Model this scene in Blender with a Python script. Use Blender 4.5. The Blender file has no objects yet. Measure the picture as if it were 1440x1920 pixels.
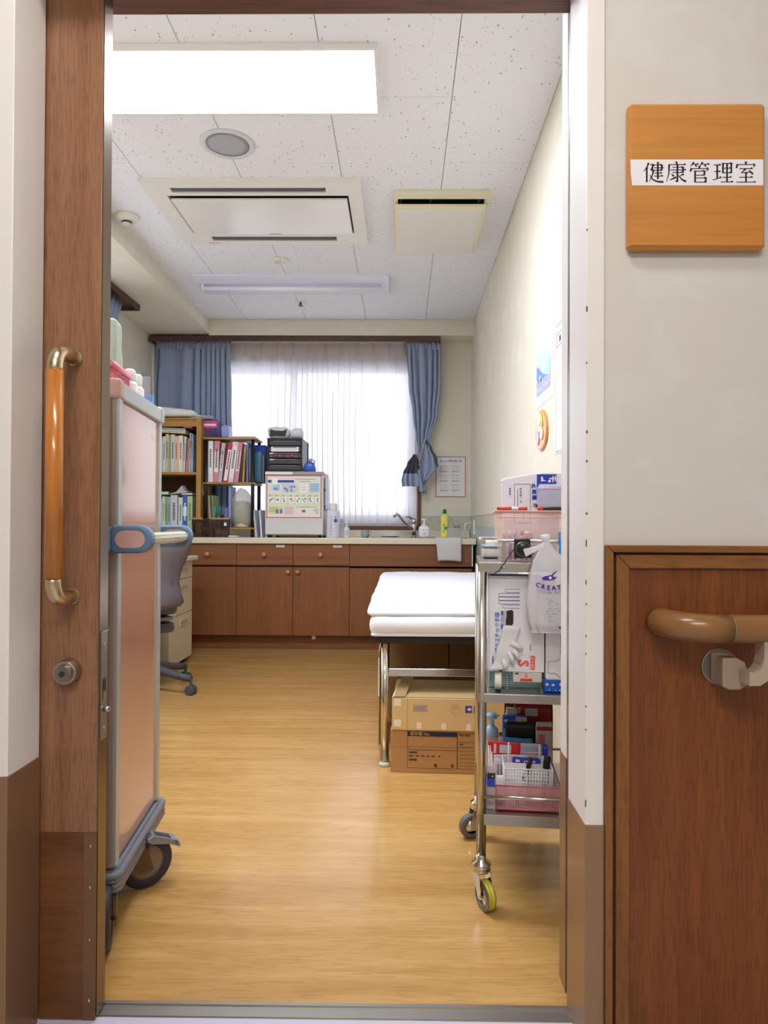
import bpy, math, random
from mathutils import Vector, Matrix, noise
R = math.radians
SC = bpy.context.scene
COL = SC.collection

# ---------------------------------------------------------------- camera, sky, lights, exposure
CAM_H = 0.91
F = 1280.0                      # focal length in pixels of the 1440x1920 frame
cam_d = bpy.data.cameras.new('camera')
cam_d.sensor_fit = 'VERTICAL'; cam_d.sensor_height = 36.0; cam_d.lens = 36.0 * F / 1920
cam_d.shift_x = -18 / 1920; cam_d.shift_y = 14 / 1920
cam_d.clip_start = 0.02
cam = bpy.data.objects.new('camera', cam_d); COL.objects.link(cam)
CAM_R = Matrix.Rotation(R(0.63), 4, 'Z') @ Matrix.Rotation(R(90.5), 4, 'X') @ Matrix.Rotation(R(0.28), 4, 'Z')
cam.matrix_world = Matrix.Translation((0, 0, CAM_H)) @ CAM_R
SC.camera = cam

def at(px, py, y):
    """measured point: pixel of the photograph on the upright plane at distance y -> metres"""
    d = CAM_R.to_3x3() @ Vector(((px - 738) / F, (974 - py) / F, -1))
    t = y / d.y
    return Vector((d.x * t, y, CAM_H + d.z * t))
def ax(px, py, y): return at(px, py, y).x
def az(px, py, y): return at(px, py, y).z

w = bpy.data.worlds.new('sky'); SC.world = w; w.use_nodes = True
bg = w.node_tree.nodes['Background']
bg.inputs[0].default_value = (0.86, 0.92, 1.0, 1); bg.inputs[1].default_value = 1.9
SC.view_settings.view_transform = 'Standard'; SC.view_settings.look = 'None'
SC.view_settings.gamma = 1.0; SC.view_settings.use_curve_mapping = False
SC.view_settings.exposure = 0.45
ROOM_LAMP = 30.0                # radiance of the diffuser of the lit ceiling fixture
HALL_LAMP = 17.0
SC.cycles.max_bounces = 10; SC.cycles.transparent_max_bounces = 16
SC.cycles.sample_clamp_indirect = 6.0
SC.cycles.use_denoising = True
SC.cycles.caustics_reflective = False; SC.cycles.caustics_refractive = False

# ---------------------------------------------------------------- materials
def lin(h):
    if isinstance(h, tuple): return h if len(h) == 4 else (*h, 1)
    h = h.lstrip('#'); out = []
    for i in (0, 2, 4):
        c = int(h[i:i+2], 16) / 255
        out.append(c / 12.92 if c <= 0.04045 else ((c + 0.055) / 1.055) ** 2.4)
    return (*out, 1)
MATS = {}
def M(name, col='#ffffff', rough=0.5, metal=0.0, alpha=1.0, trans=0.0, spec=0.5, coat=0.0, emit=0.0, var=0.0, vscale=8.0, bump=0.0, bscale=200.0, ior=1.45, sss=0.0):
    key = name
    if key in MATS: return MATS[key]
    m = bpy.data.materials.new(name); m.use_nodes = True
    nt = m.node_tree; b = nt.nodes['Principled BSDF']
    b.inputs['Base Color'].default_value = lin(col); b.inputs['Roughness'].default_value = rough
    b.inputs['Metallic'].default_value = metal; b.inputs['Alpha'].default_value = alpha
    b.inputs['Transmission Weight'].default_value = trans; b.inputs['Specular IOR Level'].default_value = spec
    b.inputs['Coat Weight'].default_value = coat; b.inputs['IOR'].default_value = ior
    if emit: b.inputs['Emission Color'].default_value = lin(col); b.inputs['Emission Strength'].default_value = emit
    tc = None
    if var or bump:
        tc = nt.nodes.new('ShaderNodeTexCoord')
    if var:
        n = nt.nodes.new('ShaderNodeTexNoise'); n.inputs['Scale'].default_value = vscale; n.inputs['Detail'].default_value = 4
        nt.links.new(tc.outputs['Object'], n.inputs['Vector'])
        mx = nt.nodes.new('ShaderNodeMix'); mx.data_type = 'RGBA'
        c = lin(col); mx.inputs[6].default_value = tuple(x * (1 - var) for x in c[:3]) + (1,)
        mx.inputs[7].default_value = tuple(min(1, x * (1 + var)) for x in c[:3]) + (1,)
        nt.links.new(n.outputs[0], mx.inputs[0]); nt.links.new(mx.outputs[2], b.inputs['Base Color'])
    if bump:
        n2 = nt.nodes.new('ShaderNodeTexNoise'); n2.inputs['Scale'].default_value = bscale; n2.inputs['Detail'].default_value = 3
        nt.links.new(tc.outputs['Object'], n2.inputs['Vector'])
        bp = nt.nodes.new('ShaderNodeBump'); bp.inputs['Strength'].default_value = bump; bp.inputs['Distance'].default_value = 0.002
        nt.links.new(n2.outputs[0], bp.inputs['Height']); nt.links.new(bp.outputs[0], b.inputs['Normal'])
    MATS[key] = m
    return m
def wood(name, c1, c2, axis='Z', scale=22.0, stretch=0.06, rough=0.4, coat=0.0, bump=0.05, pores=0.35, offset=(0, 0, 0), lowfreq=0.25):
    if name in MATS: return MATS[name]
    m = bpy.data.materials.new(name); m.use_nodes = True
    nt = m.node_tree; b = nt.nodes['Principled BSDF']; L = nt.links.new; N = nt.nodes.new
    tc = N('ShaderNodeTexCoord'); mp = N('ShaderNodeMapping')
    s = [1, 1, 1]; s['XYZ'.index(axis)] = stretch
    mp.inputs['Scale'].default_value = s; mp.inputs['Location'].default_value = offset
    L(tc.outputs['Object'], mp.inputs['Vector'])
    n1 = N('ShaderNodeTexNoise'); n1.inputs['Scale'].default_value = scale; n1.inputs['Detail'].default_value = 6; n1.inputs['Distortion'].default_value = 0.6
    n2 = N('ShaderNodeTexNoise'); n2.inputs['Scale'].default_value = scale * 9; n2.inputs['Detail'].default_value = 4
    n3 = N('ShaderNodeTexNoise'); n3.inputs['Scale'].default_value = scale * 0.15; n3.inputs['Detail'].default_value = 2
    for n in (n1, n2, n3): L(mp.outputs[0], n.inputs['Vector'])
    r = N('ShaderNodeValToRGB'); r.color_ramp.elements[0].position = 0.3; r.color_ramp.elements[1].position = 0.7
    r.color_ramp.elements[0].color = lin(c1); r.color_ramp.elements[1].color = lin(c2)
    L(n1.outputs[0], r.inputs[0])
    r2 = N('ShaderNodeValToRGB'); r2.color_ramp.elements[0].position = 0.38; r2.color_ramp.elements[1].position = 0.52
    g = 1 - pores; r2.color_ramp.elements[0].color = (g, g, g, 1); r2.color_ramp.elements[1].color = (1, 1, 1, 1)
    L(n2.outputs[0], r2.inputs[0])
    mx = N('ShaderNodeMix'); mx.data_type = 'RGBA'; mx.blend_type = 'MULTIPLY'; mx.inputs[0].default_value = 1
    L(r.outputs[0], mx.inputs[6]); L(r2.outputs[0], mx.inputs[7])
    r3 = N('ShaderNodeValToRGB'); g = 1 - lowfreq; r3.color_ramp.elements[0].position = 0.3; r3.color_ramp.elements[1].position = 0.7
    r3.color_ramp.elements[0].color = (g, g, g, 1); r3.color_ramp.elements[1].color = (1, 1, 1, 1); L(n3.outputs[0], r3.inputs[0])
    m2 = N('ShaderNodeMix'); m2.data_type = 'RGBA'; m2.blend_type = 'MULTIPLY'; m2.inputs[0].default_value = 1
    L(mx.outputs[2], m2.inputs[6]); L(r3.outputs[0], m2.inputs[7]); L(m2.outputs[2], b.inputs['Base Color'])
    b.inputs['Roughness'].default_value = rough; b.inputs['Coat Weight'].default_value = coat; b.inputs['Coat Roughness'].default_value = 0.15
    bp = N('ShaderNodeBump'); bp.inputs['Strength'].default_value = bump; bp.inputs['Distance'].default_value = 0.001
    L(n2.outputs[0], bp.inputs['Height']); L(bp.outputs[0], b.inputs['Normal'])
    MATS[name] = m; return m
def cloth(name, col, thin=0.3, see=0.0, scale=60, lace=0.0):
    """woven cloth or film: diffuse + translucent (+ open weave)"""
    if name in MATS: return MATS[name]
    m = bpy.data.materials.new(name); m.use_nodes = True
    nt = m.node_tree; L = nt.links.new; N = nt.nodes.new
    nt.nodes.remove(nt.nodes['Principled BSDF']); out = nt.nodes['Material Output']
    d = N('ShaderNodeBsdfDiffuse'); t = N('ShaderNodeBsdfTranslucent'); tr = N('ShaderNodeBsdfTransparent')
    d.inputs[0].default_value = lin(col); t.inputs[0].default_value = lin(col)
    a = N('ShaderNodeMixShader'); a.inputs[0].default_value = thin; L(d.outputs[0], a.inputs[1]); L(t.outputs[0], a.inputs[2])
    b = N('ShaderNodeMixShader'); b.inputs[0].default_value = see; L(a.outputs[0], b.inputs[1]); L(tr.outputs[0], b.inputs[2])
    if lace:
        tc = N('ShaderNodeTexCoord'); v = N('ShaderNodeTexNoise'); v.inputs['Scale'].default_value = scale; v.inputs['Detail'].default_value = 3
        L(tc.outputs['Object'], v.inputs['Vector'])
        mr = N('ShaderNodeMapRange'); mr.inputs[1].default_value = 0.42; mr.inputs[2].default_value = 0.58
        mr.inputs[3].default_value = max(0, see - lace); mr.inputs[4].default_value = see + lace * 0.5
        L(v.outputs[0], mr.inputs[0]); L(mr.outputs[0], b.inputs[0])
    L(b.outputs[0], out.inputs[0]); MATS[name] = m; return m
def pane_mat():
    if 'pane' in MATS: return MATS['pane']
    m = bpy.data.materials.new('window_glass'); m.use_nodes = True; nt = m.node_tree; L = nt.links.new; N = nt.nodes.new
    nt.nodes.remove(nt.nodes['Principled BSDF']); out = nt.nodes['Material Output']
    tr = N('ShaderNodeBsdfTransparent'); g = N('ShaderNodeBsdfGlossy'); g.inputs['Roughness'].default_value = 0.05
    mx = N('ShaderNodeMixShader'); mx.inputs[0].default_value = 0.07; L(tr.outputs[0], mx.inputs[1]); L(g.outputs[0], mx.inputs[2]); L(mx.outputs[0], out.inputs[0])
    MATS['pane'] = m; return m
def wallpaper(name, c, tint, bump=0.25):
    if name in MATS: return MATS[name]
    m = bpy.data.materials.new(name); m.use_nodes = True; nt = m.node_tree; b = nt.nodes['Principled BSDF']; L = nt.links.new; N = nt.nodes.new
    tc = N('ShaderNodeTexCoord'); n = N('ShaderNodeTexNoise'); n.inputs['Scale'].default_value = 9; n.inputs['Detail'].default_value = 5; n.inputs['Distortion'].default_value = 0.3
    L(tc.outputs['Object'], n.inputs['Vector'])
    r = N('ShaderNodeValToRGB'); r.color_ramp.elements[0].position = 0.52; r.color_ramp.elements[1].position = 0.68
    r.color_ramp.elements[0].color = lin(c); r.color_ramp.elements[1].color = lin(tint); L(n.outputs[0], r.inputs[0]); L(r.outputs[0], b.inputs['Base Color'])
    n2 = N('ShaderNodeTexNoise'); n2.inputs['Scale'].default_value = 260; L(tc.outputs['Object'], n2.inputs['Vector'])
    bp = N('ShaderNodeBump'); bp.inputs['Strength'].default_value = bump; bp.inputs['Distance'].default_value = 0.001
    L(n2.outputs[0], bp.inputs['Height']); L(bp.outputs[0], b.inputs['Normal']); b.inputs['Roughness'].default_value = 0.8
    MATS[name] = m; return m
def tile_mat():
    """rock wool ceiling tile: off-white with small dark fissures"""
    m = bpy.data.materials.new('ceiling_tile'); m.use_nodes = True; nt = m.node_tree; b = nt.nodes['Principled BSDF']; L = nt.links.new; N = nt.nodes.new
    ge = N('ShaderNodeNewGeometry'); mp = N('ShaderNodeMapping'); mp.inputs['Scale'].default_value = (1, 0.62, 1); L(ge.outputs['Position'], mp.inputs['Vector'])
    v = N('ShaderNodeTexVoronoi'); v.inputs['Scale'].default_value = 46; v.inputs['Randomness'].default_value = 1; L(mp.outputs[0], v.inputs['Vector'])
    v2 = N('ShaderNodeTexVoronoi'); v2.inputs['Scale'].default_value = 95; L(mp.outputs[0], v2.inputs['Vector'])
    def spots(vv, r0, seldom):
        lt = N('ShaderNodeMath'); lt.operation = 'LESS_THAN'; lt.inputs[1].default_value = r0; L(vv.outputs['Distance'], lt.inputs[0])
        sp = N('ShaderNodeSeparateColor'); L(vv.outputs['Color'], sp.inputs[0])
        g = N('ShaderNodeMath'); g.operation = 'GREATER_THAN'; g.inputs[1].default_value = seldom; L(sp.outputs[0], g.inputs[0])
        mu = N('ShaderNodeMath'); mu.operation = 'MULTIPLY'; L(lt.outputs[0], mu.inputs[0]); L(g.outputs[0], mu.inputs[1]); return mu
    a = spots(v, 0.15, 0.5); c = spots(v2, 0.17, 0.7)
    mxm = N('ShaderNodeMath'); mxm.operation = 'MAXIMUM'; L(a.outputs[0], mxm.inputs[0]); L(c.outputs[0], mxm.inputs[1])
    mx = N('ShaderNodeMix'); mx.data_type = 'RGBA'; mx.inputs[6].default_value = lin('#eef0f6'); mx.inputs[7].default_value = lin('#b4b2ae')
    L(mxm.outputs[0], mx.inputs[0]); L(mx.outputs[2], b.inputs['Base Color']); b.inputs['Roughness'].default_value = 0.9
    return m

# ---------------------------------------------------------------- mesh builder and scene bookkeeping
FR = {}                                      # frame origin of every object, so that parts can be written in metres of the room
class MB:
    def __init__(s): s.v = []; s.f = []; s.m = []; s.s = []
    def add(s, vs, fs, mi=0, sm=False):
        o = len(s.v); s.v += [Vector(p) for p in vs]
        for f in fs: s.f.append([i + o for i in f]); s.m.append(mi); s.s.append(sm)
        return s
    def box(s, x0, x1, y0, y1, z0, z1, mi=0):
        vs = [(x, y, z) for z in (z0, z1) for y in (y0, y1) for x in (x0, x1)]
        return s.add(vs, [(0, 2, 3, 1), (4, 5, 7, 6), (0, 1, 5, 4), (2, 6, 7, 3), (0, 4, 6, 2), (1, 3, 7, 5)], mi)
    def quad(s, a, b, c, d, mi=0): return s.add([a, b, c, d], [(0, 1, 2, 3)], mi)
    def rx(s, x0, x1, z0, z1, y, mi=0):       # print facing the camera side (-Y)
        return s.quad((x0, y, z0), (x1, y, z0), (x1, y, z1), (x0, y, z1), mi)
    def prism(s, pts, vec, mi=0):
        n = len(pts); vec = Vector(vec); vs = [Vector(p) for p in pts] + [Vector(p) + vec for p in pts]
        fs = [tuple(range(n))[::-1], tuple(range(n, 2 * n))] + [(i, (i + 1) % n, (i + 1) % n + n, i + n) for i in range(n)]
        return s.add(vs, fs, mi)
    def cyl(s, p0, p1, r0, r1=None, n=16, mi=0):
        return s.tube([p0, p1], [r0, r0 if r1 is None else r1], n, mi)
    def tube(s, pts, r, n=10, mi=0, closed=False, caps=True):
        pts = [Vector(p) for p in pts]; k = len(pts); rr = r if isinstance(r, (list, tuple)) else [r] * k
        vs = []; prev = None
        for i, p in enumerate(pts):
            a = pts[(i - 1) % k] if (closed or i) else p; b = pts[(i + 1) % k] if (closed or i < k - 1) else p
            t = (b - a).normalized()
            if prev is None: u = t.orthogonal().normalized()
            else: u = (prev - t * prev.dot(t)).normalized()
            prev = u; v = t.cross(u)
            for j in range(n):
                an = 2 * math.pi * j / n; vs.append(p + (u * math.cos(an) + v * math.sin(an)) * rr[i])
        fs = [(i * n + j, i * n + (j + 1) % n, ((i + 1) % k) * n + (j + 1) % n, ((i + 1) % k) * n + j) for i in range(k if closed else k - 1) for j in range(n)]
        o = len(s.v); s.add(vs, fs, mi, True)
        if caps and not closed:
            s.f.append([o + j for j in range(n)][::-1]); s.m.append(mi); s.s.append(False)
            s.f.append([o + (k - 1) * n + j for j in range(n)]); s.m.append(mi); s.s.append(False)
        return s
    def lathe(s, prof, c=(0, 0, 0), n=24, mi=0, axis='Z', rot=None, sm=True, ring=False):
        if ring: prof = list(prof) + [prof[0]]
        c = Vector(c); q = {'Z': Matrix.Identity(3), 'Y': Matrix.Rotation(R(90), 3, 'X'), 'X': Matrix.Rotation(R(90), 3, 'Y')}[axis]
        if rot is not None: q = rot.to_3x3() @ q
        vs = [c + q @ Vector((r * math.cos(2 * math.pi * j / n), r * math.sin(2 * math.pi * j / n), z)) for r, z in prof for j in range(n)]
        k = len(prof)
        fs = [(i * n + j, i * n + (j + 1) % n, (i + 1) * n + (j + 1) % n, (i + 1) * n + j) for i in range(k - 1) for j in range(n)]
        o = len(s.v); s.add(vs, fs, mi, sm)
        for e, rev in ((0, True), (k - 1, False)):
            if prof[e][0] > 1e-5 and not ring:
                f = [o + e * n + j for j in range(n)]; s.f.append(f[::-1] if rev else f); s.m.append(mi); s.s.append(False)
        return s
    def soft(s, x0, x1, y0, y1, z0, z1, r, seg=(10, 10, 4), amp=0.0, fq=8.0, mi=0, seed=0):
        """box with rounded edges, finely divided, with gentle lumps"""
        c = Vector(((x0 + x1) / 2, (y0 + y1) / 2, (z0 + z1) / 2)); h = Vector((x1 - x0, y1 - y0, z1 - z0)) / 2
        r = min(r, h.x, h.y, h.z) * 0.999
        def pt(p):
            q = Vector([max(-h[i] + r, min(h[i] - r, p[i])) for i in range(3)]); d = Vector(p) - q
            out = q + (d.normalized() * r if d.length > 1e-9 else Vector())
            if amp:
                nn = noise.noise((out + c) * fq + Vector((seed, seed * 2, 0))); out += (d.normalized() if d.length > 1e-9 else Vector()) * nn * amp
            return c + out
        for ax_ in range(3):
            u, v = [(1, 2), (2, 0), (0, 1)][ax_]
            for sg in (-1, 1):
                vs = []; nu, nv = seg[u], seg[v]
                def tt(i, n_, hh):            # rows bunch towards the rounded edge
                    k = i / n_ * 2 - 1; return math.copysign(abs(k) ** 0.6, k) * hh if n_ > 2 else k * hh
                for i in range(nu + 1):
                    for j in range(nv + 1):
                        p = [0, 0, 0]; p[ax_] = sg * h[ax_]; p[u] = tt(i, nu, h[u]); p[v] = tt(j, nv, h[v]); vs.append(pt(p))
                fs = []
                for i in range(nu):
                    for j in range(nv):
                        a = i * (nv + 1) + j; f = (a, a + nv + 1, a + nv + 2, a + 1); fs.append(f if sg > 0 else f[::-1])
                s.add(vs, fs, mi, True)
        return s
    def build(s, name, mats, parent=None, label=None, cat=None, group=None, kind=None, bevel=0, seg=2, solid=0, subd=0, weld=False):
        me = bpy.data.meshes.new(name)
        if parent is None:
            lo = [min(v[i] for v in s.v) for i in range(3)]; hi = [max(v[i] for v in s.v) for i in range(3)]
            org = Vector(((lo[0] + hi[0]) / 2, (lo[1] + hi[1]) / 2, lo[2]))
        else: org = FR[parent]
        me.from_pydata([v - org for v in s.v], [], s.f)
        mats = mats if isinstance(mats, (list, tuple)) else [mats]
        for m in mats: me.materials.append(m)
        me.polygons.foreach_set('material_index', s.m); me.polygons.foreach_set('use_smooth', s.s); me.update()
        if weld:
            import bmesh
            bm = bmesh.new(); bm.from_mesh(me); bmesh.ops.remove_doubles(bm, verts=bm.verts, dist=1e-5); bm.to_mesh(me); bm.free()
        o = bpy.data.objects.new(name, me); COL.objects.link(o)
        if parent is None: o.location = org
        else: o.parent = parent
        FR[o] = org
        if bevel:
            b = o.modifiers.new('bevel', 'BEVEL'); b.width = bevel; b.segments = seg; b.limit_method = 'ANGLE'; b.angle_limit = R(40)
        if solid:
            b = o.modifiers.new('thickness', 'SOLIDIFY'); b.thickness = solid; b.offset = 0
        if subd:
            b = o.modifiers.new('smooth', 'SUBSURF'); b.levels = subd; b.render_levels = subd
        tag(o, label, cat, group, kind); return o
def tag(o, label=None, cat=None, group=None, kind=None):
    if label: o['label'] = label
    if cat: o['category'] = cat
    if group: o['group'] = group
    if kind: o['kind'] = kind
def thing(name, label, cat, loc, rotz=None, group=None, kind=None):
    """Empty at the thing's base. rotz given: parts are written in the thing's own frame; else in metres of the room"""
    o = bpy.data.objects.new(name, None); COL.objects.link(o); o.location = loc
    if rotz is not None: o.rotation_euler = (0, 0, rotz); FR[o] = Vector((0, 0, 0))
    else: FR[o] = Vector(loc)
    o.empty_display_size = 0.05
    tag(o, label, cat, group, kind); return o
def copy_tree(o, parent=None):
    c = o.copy(); COL.objects.link(c); FR[c] = FR[o]
    if parent: c.parent = parent
    for ch in list(o.children): copy_tree(ch, c)
    return c
def text(s, size, mat, parent, pos, face='front', name='lettering', align='CENTER', bold=0.0, roll=0.0, sx=1.0, depth=0.0004, res=2, sp=1.0):
    cu = bpy.data.curves.new('t', 'FONT'); cu.body = s; cu.size = size; cu.align_x = align; cu.align_y = 'CENTER'
    cu.offset = bold; cu.extrude = depth; cu.resolution_u = res; cu.space_character = sp
    ob = bpy.data.objects.new('t', cu); COL.objects.link(ob)
    dg = bpy.context.evaluated_depsgraph_get(); me = bpy.data.meshes.new_from_object(ob.evaluated_get(dg))
    bpy.data.objects.remove(ob); bpy.data.curves.remove(cu)
    q = {'front': Matrix.Rotation(R(90), 4, 'X'), 'left': Matrix.Rotation(R(-90), 4, 'Z') @ Matrix.Rotation(R(90), 4, 'X'),
         'right': Matrix.Rotation(R(90), 4, 'Z') @ Matrix.Rotation(R(90), 4, 'X'), 'up': Matrix.Identity(4)}[face] if isinstance(face, str) else face
    me.transform(Matrix.Translation(Vector(pos) - FR[parent]) @ q @ Matrix.Rotation(roll, 4, 'Z') @ Matrix.Diagonal((sx, 1, 1, 1)))
    me.materials.clear(); me.materials.append(mat); me.name = name
    o = bpy.data.objects.new(name, me); COL.objects.link(o); o.parent = parent; FR[o] = FR[parent]; return o
def loft(rows, nf, nx, amp, seed=0, irregular=0.0, om=0.0):
    """hanging cloth: rows of (z, x_left, x_right, y, depth of folds)"""
    rnd = random.Random(seed); b = MB(); vs = []
    ph = [0.0]
    for i in range(nx): ph.append(ph[-1] + 1 + irregular * math.sin(3.1 * i / nx * 2 + seed) * 0.9)
    for k, (z, xl, xr, y, a) in enumerate(rows):
        for i in range(nx + 1):
            u = i / nx; p = ph[i] / ph[-1] * nf * 2 * math.pi
            wob = noise.noise(Vector((u * 7, z * 2.3, seed)))
            yy = y + a * amp * (math.sin(p + wob * 0.9) + 0.35 * math.sin(2 * p + 1 + seed) * irregular) + wob * amp * 0.5 * a
            vs.append((xl + (xr - xl) * u + 0.25 * amp * a * math.cos(p) + om * a * math.sin(2 * p + wob), yy, z))
    n = nx + 1
    b.add(vs, [(k * n + i, (k + 1) * n + i, (k + 1) * n + i + 1, k * n + i + 1) for k in range(len(rows) - 1) for i in range(nx)], 0, True)
    return b
def lerp_rows(keys, n):
    out = []
    z0, z1 = keys[0][0], keys[-1][0]
    for i in range(n + 1):
        z = z0 + (z1 - z0) * i / n
        for a, b in zip(keys, keys[1:]):
            if (a[0] - z) * (b[0] - z) <= 1e-12:
                t = (z - a[0]) / (b[0] - a[0]) if b[0] != a[0] else 0; t2 = t * t * (3 - 2 * t)
                out.append((z,) + tuple(a[j] + (b[j] - a[j]) * t2 for j in range(1, 5))); break
    return out

steel = M('stainless', '#b9b7b2', 0.22, 1.0)
steel_b = M('brushed_steel', '#a8a49c', 0.38, 1.0)
chrome = M('chrome', '#d8d6d2', 0.08, 1.0)
brass = M('brass', '#d9c7a0', 0.25, 1.0)
white = M('white_plastic', '#eceae6', 0.4)
white_m = M('white_paint', '#efebe7', 0.35)
black = M('black_plastic', '#17161a', 0.4)
paper = M('paper', '#f3f1f0', 0.8)
ink = M('ink_black', '#26242a', 0.8)
ink_g = M('ink_grey', '#8d8b92', 0.8)
ink_b = M('ink_blue', '#2a3fb0', 0.7)
ink_p = M('ink_purple', '#5a2a9a', 0.6)
ink_r = M('ink_red', '#e0442e', 0.7)

# ---------------------------------------------------------------- setting: room shell
XL, XR, YF, YB, ZC = -1.95, 0.55, 1.39, 5.39, 2.483
HY = 1.18                                   # corridor face of the door wall
OL, OR = -0.6585, 0.3175                     # opening
wp_room = wallpaper('room_wallpaper', '#e3ddcb', '#e8e3d4', 0.15)
wp_hall = wallpaper('hall_wallpaper', '#d8d4cd', '#dbd9d6', 0.35)
S = 'structure'
b = MB(); b.box(XL - .1, XR + .1, 1.33, YB + .1, -0.06, -0.004); fl = b.build('floor', M('screed', '#8d8779', 0.9), kind=S)
fw = wood('floor_wood_print', '#c0914f', '#d6aa68', 'X', 20, 0.09, 0.25, 0.35, 0.01, 0.16, lowfreq=0.12)
fw.node_tree.nodes['Principled BSDF'].inputs['Coat Roughness'].default_value = 0.12
ys = 3.13
b = MB(); b.box(XL, XR, 1.30, ys - .0012, -0.004, 0.0); b.build('vinyl_sheet', fw, fl)
b = MB(); b.box(XL, XR, ys + .0012, YB, -0.004, 0.0); b.build('vinyl_sheet', fw, fl)
b = MB(); b.box(XL, XR, ys - .0012, ys + .0012, -0.004, -0.0004); b.build('weld_seam', M('seam', '#e0c08a', 0.5), fl)
b = MB(); b.box(XL - .1, XR + .1, YF, YB + .1, ZC + 0.002, ZC + .08); ce = b.build('ceiling', M('ceiling_board', '#a8a6a2', 0.9), kind=S)
tm = tile_mat()
xs = [-2.093, -1.639, -1.185, -0.73, -0.275, 0.179, 0.633]
tile_cols = [(max(XL, a), min(XR, c)) for a, c in zip(xs, xs[1:])]
for k, (xa, xb) in enumerate(tile_cols):
    y0 = 2.94 if k % 2 == 1 else 2.485
    y = y0 - 0.909 * 2
    while y < 5.19:
        ya, yb = max(y, YF), min(y + .909, 5.19)
        if yb - ya > .02:
            b = MB(); b.box(xa + .0012, xb - .0012, ya + .0012, yb - .0012, ZC - 0.006, ZC + .002); b.build('ceiling_tile', tm, ce, bevel=.0015, seg=1)
        y += .909
b = MB(); b.box(XR, XR + .1, YF, YB + .1, 0, ZC + .05); wr = b.build('wall_right', wp_room, kind=S)
# back wall with the window opening
WX0, WX1, WZ0, WZ1 = -1.85, 0.127, 0.905, 2.20
b = MB(); b.box(XL, WX0, YB, YB + .12, 0, ZC); b.box(WX1, XR, YB, YB + .12, 0, ZC); b.box(WX0, WX1, YB, YB + .12, 0, WZ0); b.box(WX0, WX1, YB, YB + .12, WZ1, ZC)
b.build('wall_back', wp_room, kind=S)
# left wall with its window opening
LY0, LY1, LZ0, LZ1 = 2.75, 4.25, 0.95, 2.25
b = MB(); b.box(XL - .12, XL, YF, LY0, 0, ZC); b.box(XL - .12, XL, LY1, YB + .12, 0, ZC); b.box(XL - .12, XL, LY0, LY1, 0, LZ0); b.box(XL - .12, XL, LY0, LY1, LZ1, ZC)
b.build('wall_left', wp_room, kind=S)
b = MB(); b.box(XL, -1.476, YF, YB, 2.372, ZC - .0062); b.build('ceiling_beam', wp_room, label=None, kind=S)
b = MB(); b.box(-1.476, XR, 5.19, YB, 2.358, ZC - .0062); b.build('ceiling_beam', wp_room, kind=S)
# wall between room and corridor
b = MB()
b.box(XL - .12, -.67, YF - .04, YF, 0, ZC); b.box(.327, XR + .1, YF - .045, YF, 0, ZC); b.box(-.67, .327, YF - .02, YF, 1.975, ZC)
b.build('wall_front', wp_room, kind=S)
# corridor
HX0, HX1, HB = -2.6, 2.6, -1.5
b = MB(); b.box(HX0, OL - .005, HY, 1.243, 0, 2.5); b.box(OR + .03, HX1, HY, HY + .105, 0, 2.5); b.box(OL - .005, OR + .03, HY, HY + .105, 2.02, 2.5)
b.build('wall_corridor', wp_hall, kind=S)
b = MB(); b.box(HX0, HX1, HB - .1, HB, 0, 2.5); b.build('wall_corridor_opposite', wp_hall, kind=S)
b = MB(); b.box(HX0 - .1, HX0, HB, HY + .1, 0, 2.5); b.build('wall_corridor_left', wp_hall, kind=S)
b = MB(); b.box(HX1, HX1 + .1, HB, HY + .1, 0, 2.5); b.build('wall_corridor_right', wp_hall, kind=S)
b = MB(); b.box(HX0, HX1, HB, HY + .1, 2.5, 2.55); b.build('ceiling_corridor', M('hall_ceiling', '#e9e7e4', 0.9), kind=S)
b = MB(); b.box(HX0, HX1, HB, 1.2, -.06, 0.0); b.build('floor_corridor', M('hall_floor', '#b9b3b6', 0.35, var=.05, vscale=60), kind=S)
# door frame: casings, linings, kick plates
fr = thing('trim_1', None, None, (OR, HY, 0), kind=S)
kick = M('bronze_steel', '#a18062', 0.3, 0.55)
def jamb(side):
    x = OR if side > 0 else OL; s = side; kz = .398 if s > 0 else .484; ya, yb = (HY, 1.295) if s > 0 else (1.146, 1.243)
    X = lambda a, c: (min(x + s * a, x + s * c), max(x + s * a, x + s * c))
    b = MB(); b.box(*X(0, .031), ya - .004, yb, kz, 2.02); b.build('casing', white_m, fr, bevel=.0015)
    b = MB(); b.box(*X(-.001, .032), ya - .006, yb + .002, 0, kz); b.build('kick_plate', kick, fr, bevel=.001)
jamb(1); jamb(-1)
b = MB(); b.box(.3275, .337, 1.295, 1.345, 0, 1.99, 0); b.box(.3265, .3275, 1.298, 1.306, 0, 1.99, 1); b.box(.3265, .3275, 1.334, 1.342, 0, 1.99, 1); b.build('strike_channel', [M('channel_dark', '#6d6a68', 0.3, 0.9), steel], fr)
b = MB(); b.box(.3255, .3275, 1.305, 1.335, .52, .80); b.build('strike_plate', steel, fr, bevel=.0005)
for zz in (.545, .775):
    b = MB(); b.lathe([(0.004, 0), (0.003, .0012)], (.3255, 1.32, zz), 10, axis='X'); b.build('screw', steel, fr)
b = MB(); b.box(.3255, .345, 1.345, 1.392, .455, 1.99); b.build('lining', white_m, fr, bevel=.001)
b = MB(); b.box(.3245, .345, 1.344, 1.393, 0, .455); b.build('lining_kick_plate', kick, fr)
b = MB(); b.box(-.69, -.655, 1.345, 1.392, 0, 1.99); b.build('lining', white_m, fr)
b = MB(); b.box(-.70, .345, 1.347, 1.362, 1.937, 1.99); b.build('head_lining', white_m, fr)
hw = wood('header_wood', '#6a4438', '#7e564a', 'X', 20, .06, .45)
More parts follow.
